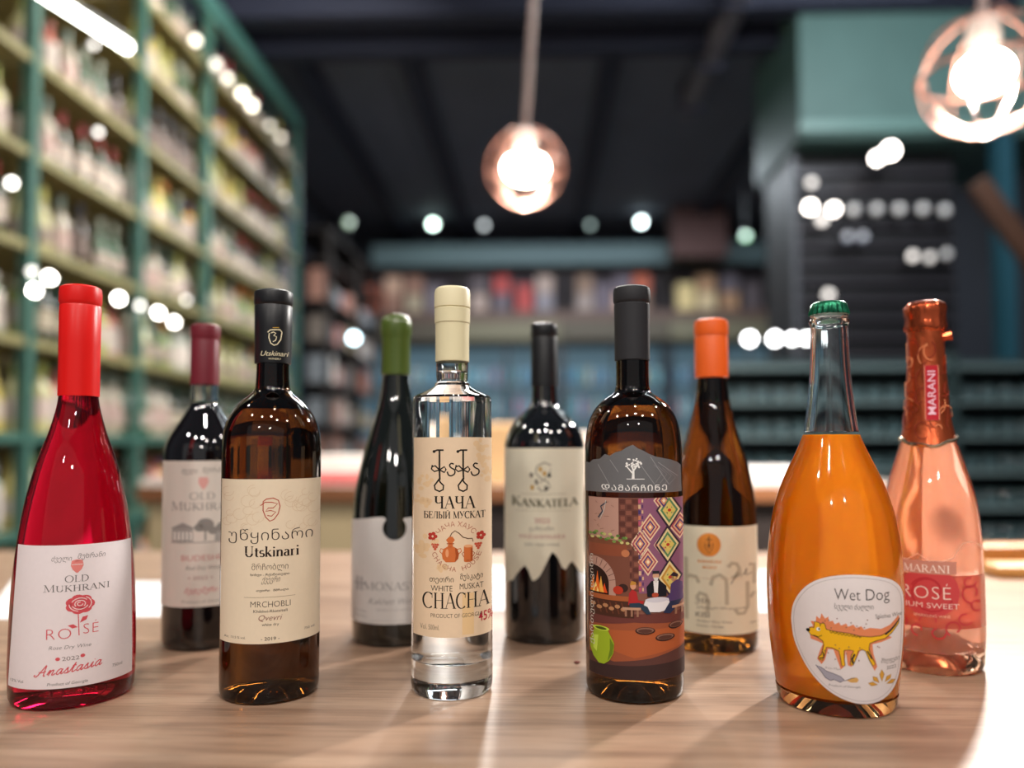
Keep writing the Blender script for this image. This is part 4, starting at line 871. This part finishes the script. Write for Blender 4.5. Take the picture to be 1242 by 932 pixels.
# the painting
a = Art(); g = 'painting'
a.rect(g, '#b99080', 717, 607, 765, 668, 1)                                      # plaster wall
for k in range(22):
    x = 719 + random.random() * 42; y = 610 + random.random() * 44; a.line(g, '#9c7464', [(x, y), (x + random.uniform(2, 6), y + random.uniform(-3, 3))], .8, 2)
a.rect(g, '#6e4238', 752, 607, 777, 720, 2)                                       # brick pillar
for k in range(16):
    for q in range(3): a.rect(g, '#8a5546' if (k + q) % 2 else '#5c342c', 753 + q * 8 + (k % 2) * 1.5, 608.5 + k * 6.9, 759.6 + q * 8, 613.6 + k * 6.9, 3)
a.rect(g, '#8c5a74', 776, 607, 828, 722, 2)                                       # woven carpet
for k in range(17): a.rect(g, ('#b8546a', '#d8b08a', '#4a3a6a', '#c87a5a')[k % 4], 776, 608 + k * 6.7, 779, 613 + k * 6.7, 3); a.rect(g, ('#d8b08a', '#5a3a64')[k % 2], 780, 608 + k * 6.7, 782, 612 + k * 6.7, 3)
def diamond(cx, cy, w, h_, cs, lay=3):
    for i, c in enumerate(cs):
        q = 1 - i / len(cs); a.poly(g, c, [(cx - w * q, cy), (cx, cy - h_ * q), (cx + w * q, cy), (cx, cy + h_ * q)], lay + i)
for cx, cy in ((790, 642), (787, 684), (824, 642), (806, 664), (778, 662), (806, 610)): diamond(cx, cy, 12, 17, ('#e8c8a8', '#a84858', '#e0b48c', '#5c3c78', '#d8946c', '#f0dcb8'))
for cx, cy in ((812, 622), (810, 664), (812, 704)):
    diamond(cx, cy, 15, 24, ('#3c2c3c', '#e8d49c', '#5c8a5c' if cy != 704 else '#c89038', '#d8c47c', '#a83c34' if cy == 664 else '#4a7a50', '#f0dc80'), 4)
    a.rect(g, '#e0c868', cx - 2, cy - 8, cx + 2, cy + 8, 11); a.rect(g, '#e0c868', cx - 6, cy - 2.5, cx + 6, cy + 2.5, 11); a.ell(g, '#c04030', cx, cy, 2, 2, 12, 8)
a.poly(g, '#7c4a34', [(717, 655), (766, 661), (766, 668), (717, 664)], 4); a.ell(g, '#c07850', 760, 674, 5, 4.5, 6); a.rect(g, '#8c4c34', 717, 664, 762, 678, 5)   # mantel beam
for k in range(20): a.ell(g, ('#7c9a4c', '#c8c07a', '#5a7a3c')[k % 3], 719 + k * 2.3, 652 + 4 * math.sin(k * 1.7) + k * .35, 2.4, 1.8, 7, 7)
a.line(g, '#3c4450', [(728, 632), (733, 624), (731, 618), (738, 612)], 1.6, 4); a.line(g, '#c8c4bc', [(730, 634), (735, 622), (737, 610)], .7, 5)
a.rect(g, '#7a4a3a', 717, 678, 765, 732, 4)
a.poly(g, '#b89080', [(717, 682)] + [(722 + 26 * math.cos(rad(t)), 712 + 32 * math.sin(rad(t))) for t in range(-90, 1, 10)] + [(748, 730), (717, 730)], 5)       # arch stones
a.poly(g, '#2c1812', [(717, 692)] + [(720 + 20 * math.cos(rad(t)), 712 + 21 * math.sin(rad(t))) for t in range(-90, 1, 10)] + [(740, 726), (717, 726)], 6)
for t in range(-80, 0, 14): a.line(g, '#7c5a50', [(722 + 19 * math.cos(rad(t)), 712 + 22 * math.sin(rad(t))), (722 + 26 * math.cos(rad(t)), 712 + 31 * math.sin(rad(t)))], .8, 7)
for x, h_, c in ((722, 20, '#e8842c'), (727, 26, '#e86a20'), (731, 20, '#f0b048'), (735, 12, '#e05020'), (725, 12, '#f8e088')): a.poly(g, c, [(x - 3.4, 724), (x, 724 - h_), (x + 1.5, 724 - h_ * .5), (x + 3.4, 724)], 8)
a.ell(g, '#b83824', 751, 719, 6, 5, 8); a.ell(g, '#3a2420', 757, 716, 6, 5, 7); a.rect(g, '#a85c34', 717, 726, 768, 732, 8)
a.rect(g, '#4c2c20', 717, 732, 770, 752, 6)
for k in range(6): a.ell(g, '#b8845c', 722 + k * 7, 739 + (k % 2) * 3, 3.2, 2.4, 9, 10); a.line(g, '#6c3c28', [(720 + k * 7, 734), (724 + k * 7, 748)], 1.4, 8)
a.rect(g, '#9c5436', 717, 748, 829, 826, 3)                                       # clay floor
a.poly(g, '#6c3a34', [(717, 748), (829, 746), (829, 760), (770, 757), (717, 764)], 4); a.poly(g, '#b05c34', [(740, 768), (829, 764), (829, 788), (770, 800), (735, 790)], 4)
a.poly(g, '#5c3a34', [(717, 800), (745, 806), (790, 800), (829, 790), (829, 826), (717, 826)], 5); a.poly(g, '#3c2a28', [(717, 812), (829, 806), (829, 826), (717, 826)], 6)
for cx, cy, rx in ((783, 767, 12), (806, 776, 11), (818, 763, 8)): a.ell(g, '#3c241e', cx, cy, rx, 4.6, 7); a.ell(g, '#8c6454', cx, cy - .6, rx * .86, 3.4, 8); a.ell(g, '#5a382e', cx, cy, rx * .7, 2.4, 9)
# company round the low table
a.poly(g, '#e8e4e6', [(784, 729), (810, 729), (813, 742), (800, 745), (785, 744), (781, 738)], 10); a.ell(g, '#d4d0d8', 797, 730, 13, 3.2, 11); a.ell(g, '#b04a34', 795, 724, 4, 3, 12, 10)
a.poly(g, '#b02c2c', [(764, 722), (768, 717), (773, 720), (775, 730), (782, 731), (781, 734), (772, 735), (763, 736)], 10); a.ell(g, '#d89a78', 769, 713, 3.6, 4.4, 11, 12); a.poly(g, '#c08838', [(765, 712), (767, 707), (772, 708), (773, 711), (768, 712)], 12); a.poly(g, '#2c3c4c', [(764, 734), (776, 733), (786, 738), (790, 747), (785, 747), (778, 740), (766, 742)], 11)
a.poly(g, '#1c1c24', [(785, 714), (791, 707), (801, 707), (808, 714), (808, 726), (786, 726)], 9); a.poly(g, '#e8e4e4', [(793, 707), (799, 707), (798, 722), (794, 722)], 10); a.ell(g, '#d0a080', 796, 701, 3.8, 4.6, 11, 12); a.poly(g, '#d8d4d0', [(793, 703), (799, 703), (797, 709), (795, 709)], 12); a.rect(g, '#2a2a30', 792, 695, 800, 698.5, 12)
a.poly(g, '#54406c', [(813, 712), (820, 708), (826, 713), (827, 734), (812, 734), (806, 729), (812, 724)], 10); a.ell(g, '#c08c6c', 816, 705, 3.4, 4.2, 11, 12); a.poly(g, '#2c2434', [(812, 702), (816, 698), (821, 702), (820, 705)], 12); a.poly(g, '#2c3450', [(804, 746), (812, 733), (826, 733), (820, 740), (812, 748)], 11)
for x in (756, 814): a.rect(g, '#c09478', x, 739, x + 22 if x < 800 else 828, 742, 12); [a.rect(g, '#a0745c', x + 3 + q * 7, 742, x + 5.4 + q * 7, 750, 12) for q in range(3 if x < 800 else 2)]
# green clay jar
a.poly(g, '#9cb428', [(724, 768), (738, 768), (742, 776), (746, 784), (745, 796), (740, 806), (734, 811), (728, 811), (722, 804), (718.5, 794), (718.5, 784), (722, 776)], 12); a.ell(g, '#c4d848', 731, 768, 9.5, 3, 13); a.ell(g, '#4c5c18', 731, 768, 6.5, 1.7, 14)
a.poly(g, '#c4dc50', [(723, 778), (728, 777), (726, 798), (722, 794)], 13); a.poly(g, '#6c8420', [(741, 778), (745.5, 786), (744, 797), (738, 807), (741, 792)], 13)
a.text('lettering', '#d8d0c4', 'ქართული ღვინო', 722.5, 790, 112, 4, rot=PI/2, layer=15, align='l')
# the text runs up the left edge
b.label('label', '#8a5a4c', [(716.5, 606.5), (828.5, 606.5), (828.5, 826.5), (716.5, 826.5)], a, rough=.4, clip=(716.6, 606.6, 828.4, 826.4))

# --- 8. orange capsule
b = Bot('orange_capped_bottle', 'amber wine bottle with an orange capsule and cream label, behind the painted label bottle', 0.1639, 0.7191, 0.706, 0.0389, 52.5, 867,
    [(783, 52.2), (700, 52.5), (650, 52.5), (620, 51.5), (600, 49.5), (567, 43), (545, 37), (520, 29.5), (488, 21.5), (462, 18.5), (440, 18), (398, 17.5)])
b.set_body(398, 783)
b.solid('glass_body', mat('amber_olive_glass', '#62380e', 0.0, trans=1.0, ior=1.47), hollow=b.h(490))
b.lathe('capsule', [(461, 18.7), (460, 20.6), (412, 20.4), (410, 19.6), (409, 20.6), (406, 21), (396, 21), (391, 20), (389, 16), (389, 0)], mat('orange_capsule', '#e8621e', 0.4))
a = Art(); OR = '#d98a3c'; GR = '#b9b29c'
a.ell('emblem', OR, 861.5, 663, 14.2, 14.2, 1, 32)
a.line('emblem', '#4a3a2a', [(857, 661), (857, 666), (861.5, 674), (866, 666), (866, 661)], .9, 2); a.line('emblem', '#4a3a2a', [(861.5, 653), (861.5, 668)], 1.2, 2); a.line('emblem', '#4a3a2a', [(857.5, 657), (865.5, 657)], .9, 2); a.ell('emblem', '#4a3a2a', 861.5, 664, 1.6, 2.4, 2, 8)
a.text('lettering', OR, 'BABANEURIS', 862, 685, 28, 3.6, off=.005); a.text('lettering', OR, 'MARANI', 862, 692, 16, 3.4, off=.005)
for pts in ([(834, 680), (834, 756)], [(834, 706), (838, 702), (846, 703), (849, 710)], [(846, 728), (850, 722), (857, 724), (860, 732), (859, 745)], [(863, 712), (866, 702), (874, 699), (881, 704), (882, 712), (882, 735)], [(884, 690), (888, 685), (894, 686), (897, 692), (894, 700), (888, 703)], [(906, 708), (906, 738), (902, 746), (895, 746), (891, 740)], [(908, 688), (914, 688), (914, 712)], [(909, 728), (914, 722)]):
    a.line('large_letters', GR, pts, 4.5)
a.text('lettering', '#3c3630', 'ქისი', 853, 734, 17, 6.5, off=-.005, spacing=.9); a.line('lettering', '#c9a890', [(832, 704), (900, 704)], .4, 2); a.text('lettering', '#6c655a', 'ქარვისფერი მშრალი ღვინო', 876, 740.5, 60, 2.6); a.text('lettering', '#3c3630', 'KISI', 853, 751, 16, 6.2, off=.0); a.text('lettering', '#6c655a', 'Amber Dry Wine', 867, 757, 42, 2.8); a.text('lettering', '#6c655a', 'Kakheti, Georgia', 862, 762.5, 32, 2.6); a.text('lettering', '#6c655a', '750ml', 912, 760, 8, 2.6)
a.line('lettering', '#3c3838', [(887, 710), (892, 702), (894, 696), (891, 704), (896, 700), (899, 695), (898, 702), (903, 697), (905, 692), (904, 700), (911, 698)], .9, 3)
b.label('label', '#e2dcc4', [(815, 641), (918.5, 641), (918.5, 771), (815, 771)], a)

# --- 9. Wet Dog
b = Bot('orange_wine_bottle', 'large bulbous bottle of cloudy orange wine with a green crown cap and Wet Dog label', 0.2149, 0.5660, 0.552, 0.0462, 83.5, 1013.5,
    [(848, 71), (822, 75), (790, 79), (763, 81.7), (716, 83.5), (680, 82), (645, 78), (615, 71.5), (586, 61), (556, 46.5), (540, 39), (527, 34), (512, 31.5), (497, 29.5), (468, 26.3), (440, 24.6), (409, 23.4), (399, 23)])
b.curvy = True; b.set_body(399, 848)
zl = b.h(528)
wp = [q for q in b.body if 0.012 < q[1] <= zl]
bm = bmesh.new(); lathem(bm, [(0, 0.0125), (wp[0][0] * .9, 0.0105)] + wp + [(0, wp[-1][1] - 0.0006)], 96); link('wine', to_mesh(bm, 'w', True, 40), cloudy('orange_wine', '#e08418', '#e07e10', 0.55, 0.08), b.root)
r0 = wp[0][0]
bm = bmesh.new(); lathem(bm, [(0, 0.008), (r0*.4, .007), (r0*.72, .001), (r0*.82, 0), (r0*.93, .0008), (r0*.985, .005), (r0*1.0, .0105), (r0*.88, .0103), (0, .0122)], 96); link('glass_base', to_mesh(bm, 'gb', True, 40), mat('tinted_base_glass', '#e8b878', 0.0, trans=1, ior=1.5), b.root)
nk = [q for q in b.body if q[1] > zl + 0.0002]
lip = [(23.4 * b.k, b.h(397)), (25 * b.k, b.h(395)), (25.2 * b.k, b.h(391)), (23.4 * b.k, b.h(389)), (23.2 * b.k, b.h(386)), (24 * b.k, b.h(383)), (22 * b.k, b.h(380))]
bm = bmesh.new(); lathem(bm, nk + lip + [(19 * b.k, b.h(381))] + [(r - .0030, z) for r, z in reversed(nk)] + [nk[0]], 64); bmesh.ops.remove_doubles(bm, verts=bm.verts, dist=1e-6)
link('glass_neck', to_mesh(bm, 'n', True, 40), m_clear, b.root)
# fluted crown cap
bm = bmesh.new(); n = 84; rings = []
for (y_, w_, fl) in ((384, 24.2, 1.5), (381, 24.4, 1.3), (376, 23.4, .6), (371, 22.3, 0), (368.5, 19.5, 0), (368, 12, 0)):
    rings.append([bm.verts.new(((w_ + fl * math.cos(21 * 2*PI*k/n)) * b.k * math.cos(2*PI*k/n), (w_ + fl * math.cos(21 * 2*PI*k/n)) * b.k * math.sin(2*PI*k/n), b.h(y_))) for k in range(n)])
for A, B in zip(rings, rings[1:]):
    for k in range(n): bm.faces.new((A[k], A[(k+1) % n], B[(k+1) % n], B[k]))
bm.faces.new(rings[-1]); bm.faces.new(rings[0][::-1])
link('crown_cap', to_mesh(bm, 'crown', True, 50), mat('green_cap_metal', '#1f7050', 0.3, .7), b.root)
a = Art(); K = '#3c3634'
def egg(k=1.0):
    base = [(963, 762), (965, 745), (973, 728), (986, 714), (1004, 705), (1028, 700.5), (1052, 701), (1072, 705), (1084, 712), (1091, 724), (1093, 742), (1092, 770), (1090, 800), (1086, 828), (1077, 846), (1062, 856), (1042, 858), (1020, 852), (1000, 840), (983, 822), (971, 800), (965, 782)]
    q = smooth_prof(base + [base[0]], 3)[:-1]; cx, cy = 1030, 780
    return [(cx + (x - cx) * k, cy + (y - cy) * k) for x, y in q]
a.line('border', '#b8b0b0', egg(.955), .6, closed=True)
a.text('lettering', K, 'Wet Dog', 1045, 731, 62, 14.5, off=-.010); a.text('lettering', K, 'სველი ძაღლი', 1036, 742, 44, 6.5, off=-.004, shear=.1); a.text('lettering', '#6c6462', 'Splashes Wine', 1075, 753, 30, 5.4, off=-.004)
sh_ = '#e0875c'
a.poly('illustration', sh_, [(985, 776), (984, 768), (989, 766), (986, 760), (992, 760), (993, 753), (997, 756), (999, 749), (1003, 755), (1007, 752), (1007, 758), (1012, 757), (1014, 761), (1019, 758), (1021, 762), (1027, 759), (1029, 763), (1035, 760), (1038, 764), (1044, 762), (1047, 766), (1054, 764), (1066, 766), (1076, 762), (1086, 752), (1087, 757), (1080, 766), (1070, 772), (1078, 778), (1066, 782), (1056, 784), (1057, 796), (1061, 812), (1058, 817), (1052, 804), (1048, 790), (1042, 792), (1036, 806), (1032, 812), (1028, 810), (1026, 792), (1024, 812), (1020, 816), (1016, 804), (1012, 792), (1006, 792), (1002, 806), (998, 812), (993, 806), (996, 796), (1000, 786), (994, 784), (986, 782)], 1)
body = [(982, 772), (986, 768), (990, 768), (991, 760), (996, 761), (998, 764), (1003, 763), (1004, 768), (1010, 769), (1018, 770), (1030, 771), (1042, 774), (1054, 775), (1066, 774), (1074, 770), (1082, 763), (1087, 757), (1086, 762), (1078, 772), (1070, 778), (1060, 780), (1053, 783), (1052, 790), (1055, 800), (1059, 808), (1056, 811), (1052, 803), (1048, 792), (1044, 790), (1040, 792), (1037, 802), (1034, 810), (1031, 809), (1032, 798), (1035, 792), (1030, 791), (1024, 792), (1024, 802), (1025, 811), (1021, 811), (1020, 802), (1018, 793), (1010, 790), (1004, 790), (1002, 799), (999, 807), (995, 806), (995, 803), (998, 800), (1001, 788), (1000, 783), (994, 779), (986, 777)]
a.poly('illustration', '#f0b820', body, 2); a.line('illustration', '#4a3a1c', body, .8, 3, closed=True)
a.ell('illustration', '#181414', 983, 771.5, 2.4, 2, 4, 10); a.ell('illustration', '#e8e4d8', 995, 769, 2.4, 2.4, 4, 10); a.ell('illustration', '#181414', 996, 768.6, 1, 1.2, 5, 8); a.line('illustration', '#3a2c18', [(989, 777), (995, 778.5), (999, 776)], .8, 4)
a.ell('illustration', '#f0b820', 1000, 763.5, 3.2, 2.4, 4, 10); a.line('illustration', '#4a3a1c', [(997, 765), (998, 761.5), (1002, 761), (1003.5, 764.5)], .8, 5)
for k in range(9): a.line('illustration', '#3a2c18', [(1008 + k * 4, 769.5 + k * .5), (1010 + k * 4, 772 + k * .5), (1012 + k * 4, 770 + k * .5)], .8, 4)
a.line('illustration', '#302a2a', [(1070, 773), (1076, 769), (1081, 764), (1085, 759), (1087, 756)], [2.6, 2.2, 2, 1.6, 1.2], 5); a.line('illustration', '#302a2a', [(1036, 796), (1033, 802), (1034, 808)], 2.2, 5); a.line('illustration', '#302a2a', [(1000, 796), (1001, 803), (996, 805)], 1.4, 5); a.line('illustration', '#302a2a', [(1050, 792), (1055, 802)], 1.4, 5)
random.seed(9)
for k in range(26):
    x = 1000 + random.random() * 70; y = 752 + random.random() * 16 if k < 14 else 786 + random.random() * 20; a.ell('illustration', '#8a5c50', x, y, .8, .9, 4, 6)
gd = [(991, 814), (998, 816), (1004, 820), (1012, 822), (1020, 825), (1024, 829), (1019, 832), (1012, 829), (1008, 831), (1002, 828), (998, 822)]
a.poly('illustration', '#a8a4b0', gd, 2); a.line('illustration', '#4c4854', gd, .7, 3, closed=True); a.poly('illustration', '#d8a860', [(1026, 829), (1032, 825.5), (1038, 825), (1040, 828), (1038, 831), (1032, 831.5)], 2); a.line('illustration', '#4c4854', [(1024, 830), (1030, 827), (1036, 825)], .6, 3)
for an_, L_ in ((-90, 15), (-130, 11), (-50, 11), (-165, 11), (-15, 11)):
    c_, s_ = math.cos(rad(an_)), math.sin(rad(an_)); cx, cy = 1066 + c_ * 5, 836 + s_ * 5
    pts = [(cx, cy), (cx + c_*L_*.6 - s_*2.6, cy + s_*L_*.6 + c_*2.6), (cx + c_*L_, cy + s_*L_), (cx + c_*L_*.6 + s_*2.6, cy + s_*L_*.6 - c_*2.6)]
    a.poly('illustration', '#d8a040', pts, 2); a.line('illustration', '#8a6420', pts, .5, 3, closed=True)
a.text('lettering', '#5c5450', 'შხეფები', 1076, 808, 21, 5.5, off=-.006, shear=.1); a.text('lettering', '#5c5450', '2022', 1077, 817, 11, 4.5, off=-.006); a.text('lettering', '#8a8280', 'Rain Man', 1011, 817, 17, 2.8, off=-.006); a.text('lettering', '#8a8280', 'Product of Georgia', 1024, 838, 36, 2.8)
b.label('label', '#e6dedd', egg(), a)

# --- 10. sparkling rosé
b = Bot('sparkling_wine_bottle', 'pink sparkling rosé bottle with copper foil neck, at the far right', 0.3316, 0.6601, 0.642, 0.0386, 63, 1134,
    [(800, 60), (780, 62.3), (750, 63.5), (693, 63.2), (650, 61.5), (616, 57.5), (590, 51.5), (564, 43), (548, 37.5), (534, 33), (510, 28), (479, 25), (436, 22.5), (400, 22.5), (380, 21)])
b.curvy = True; b.set_body(380, 800)
zb = 0.017
wp = [q for q in b.body if q[1] > zb + .001]; rb = b.R(zb)
bm = bmesh.new(); lathem(bm, [(0, .034), (rb * .3, .030), (rb * .62, .020), (rb * .86, zb), (b.R(zb + .001), zb + .001)] + wp + [(0, wp[-1][1])], 96); link('wine', to_mesh(bm, 'w', True, 40), cloudy('pink_sparkling_wine', '#f2bca4', '#f0a284', 0.22), b.root)
bm = bmesh.new(); lathem(bm, [(0, .026), (rb*.3, .022), (rb*.6, .010), (rb*.74, .001), (rb*.82, 0), (rb*.93, .0008), (rb*.985, .006), (rb, zb + .0006), (rb*.86, zb - .0006), (rb*.62, .0194), (rb*.3, .0294), (0, .0334)], 96); link('glass_base', to_mesh(bm, 'gb', True, 40), mat('pale_pink_glass', '#ecc8ae', 0.0, trans=1, ior=1.5), b.root)
rim = []
cf = [(w * b.k, b.h(y)) for y, w in ((545, 37), (534, 33.6), (510, 28.8), (479, 25.8), (450, 23.6), (420, 23.2), (404, 23.6))]
# foil skirt with a pointed lower edge
bm = bmesh.new(); n = 96
prof_f = smooth_prof(cf, 4); rows = []
zlow = lambda th: b.h(538 - 4 + 10 * max(0, math.cos(th)) ** 2 + 1.0 * math.sin(7 * th))
for i, (r_, z_) in enumerate(prof_f[4:]):
    row = []
    for k in range(n):
        th = 2*PI*k/n; z = z_ if i else zlow(th)
        rr = b.R(z) + 0.0006 if i == 0 else max(r_, b.R(z) + .0006) + 0.00025 * math.sin(9 * th + i * .7) * (1 if i > 3 else 0)
        row.append(bm.verts.new((rr * math.sin(th), -rr * math.cos(th), z)))
    rows.append(row)
for A, B in zip(rows, rows[1:]):
    for k in range(n): bm.faces.new((A[k], A[(k+1) % n], B[(k+1) % n], B[k]))
m_foil = mat('copper_foil', '#c45c36', 0.28, .8, bump=.5, nscale=160)
foil = link('neck_foil', to_mesh(bm, 'foil', True, 60), m_foil, b.root)
bm = bmesh.new(); tubem(bm, [((b.R(zlow(t)) + .001) * math.sin(t), -(b.R(zlow(t)) + .001) * math.cos(t), zlow(t)) for t in [2*PI*k/64 for k in range(64)]], 0.0016, 6, closed=True)
link('silver_rim', to_mesh(bm, 'rim', True), mat('silver_foil', '#b8a890', 0.25, 1.0), foil)
# crumpled foil head over the wired cork
bm = bmesh.new(); random.seed(4); n = 60; rows = []
for (y_, w_) in ((406, 23.4), (403, 25), (399, 26.2), (394, 25), (388, 24.6), (382, 26), (376, 26), (371, 23.5), (368, 18), (367, 8)):
    rows.append([bm.verts.new(((w_ + random.uniform(-1.5, 1.5)) * b.k * math.sin(2*PI*k/n), -(w_ + random.uniform(-1.5, 1.5)) * b.k * math.cos(2*PI*k/n), b.h(y_) + random.uniform(-.0004, .0004))) for k in range(n)])
for A, B in zip(rows, rows[1:]):
    for k in range(n): bm.faces.new((A[k], A[(k+1) % n], B[(k+1) % n], B[k]))
bm.faces.new(rows[-1])
link('foil_cap', to_mesh(bm, 'fc', True, 70), mat('copper_foil_head', '#c45a36', 0.2, .85), b.root)
bm = bmesh.new(); bmesh.ops.create_cone(bm, cap_ends=True, segments=10, radius1=.003, radius2=.0045, depth=.008, matrix=Matrix.Translation((25 * b.k, -.004, b.h(412))) @ Matrix.Rotation(rad(80), 4, 'Y')); link('pull_tab', to_mesh(bm, 'pt', True), _m['copper_foil_head'], foil)
a = Art(); DK = '#8c3420'; random.seed(21)
for k in range(44):
    x = 1134 - 32 + random.random() * 64; y = 415 + random.random() * 112; r_ = random.uniform(5, 13); t0 = random.random() * 6
    hwv = 22 + max(0, (y - 440)) * .1
    P = [(x + r_ * .7 * math.cos(t0 + t * .35), y + r_ * math.sin(t0 + t * .35)) for t in range(9)]
    P = [(1134 + max(-hwv, min(hwv, px - 1134)), py) for px, py in P]
    a.line('swirl_pattern', DK if k % 3 else '#e89060', P, 1.1, 1)
a.rect('brand_strip', '#b8202e', 1132, 441, 1147, 511, 4); a.line('brand_strip', '#e89878', [(1132, 441), (1147, 441), (1147, 511), (1132, 511)], .8, 5, closed=True)
a.text('brand_strip', '#f0c8d8', 'MARANI', 1143.5, 504, 56, 9, rot=PI/2, layer=6, align='l', off=.003)
sv = b.body; b.body = [(max(r_, b.R(z_) + .0006) + .0004, z_) for r_, z_ in prof_f]; 
hw0 = b.hw; b.hw = 34
for g_, (V, F) in a.g.items(): b.bend(g_, V, F, 0.0006, foil, step=5)
b.body = sv; b.hw = hw0
# body label: red translucent film band with ornament
a = Art(); FL = '#d8746a'
a.text('lettering', '#f2d8cc', 'ROSÉ', 1128, 730, 54, 16, off=-.014, layer=4, spacing=1.1); a.text('lettering', '#f2d8cc', 'MEDIUM SWEET', 1123, 741, 82, 6.5, off=-.006, layer=4)
a.rect('brand_strip', '#c88a78', 1070, 684, 1162, 700, 2); a.serif('brand_strip', '#f4e0d4', 'MARANI', 1129, 698, 52, 9, layer=4, thick=.16, thin=.06)
OR_ = '#b8323a'
for cx, cy, r_, a0, a1 in ((1132, 722, 26, 20, 340), (1132, 722, 21, 200, 380), (1178, 722, 12, 90, 400), (1176, 708, 8, 0, 300), (1184, 736, 8, 60, 330), (1100, 762, 10, 180, 420), (1118, 768, 8, 90, 380), (1140, 770, 9, 0, 260), (1158, 764, 10, 120, 420), (1086, 756, 9, 180, 400), (1170, 752, 9, 30, 300), (1132, 758, 12, 180, 360)):
    a.line('ornament', OR_, [(cx + r_ * (1 - .5 * i / 14) * math.cos(rad(a0 + (a1 - a0) * i / 14)), cy + r_ * (1 - .5 * i / 14) * math.sin(rad(a0 + (a1 - a0) * i / 14))) for i in range(15)], 2.0, 3)
a.ell('ornament', '#c8484a', 1132, 722, 33, 30, 1, 30)
a.text('ornament', '#e8b8a0', 'SPARKLING WINE', 1134, 752, 40, 3.4, layer=4)
arch = [(1073, 684), (1090, 682), (1108, 684), (1120, 676), (1132, 684), (1146, 684), (1158, 680), (1164, 670), (1170, 662), (1180, 660), (1188, 664), (1193, 670)]
a.line('ornament', '#e8b8a0', arch, 1.3, 2)
film = cloudy('red_label_film', '#e0604c', '#d9604e', 0.75, 0.1, 1.1)
b.label('label', '#d8604c', [(1073, 701)] + [(1196, 701)] + [(1196, 765), (1073, 765)], a, lab=film)

print('shelf bottles', cnt, 'objects', len(bpy.data.objects))
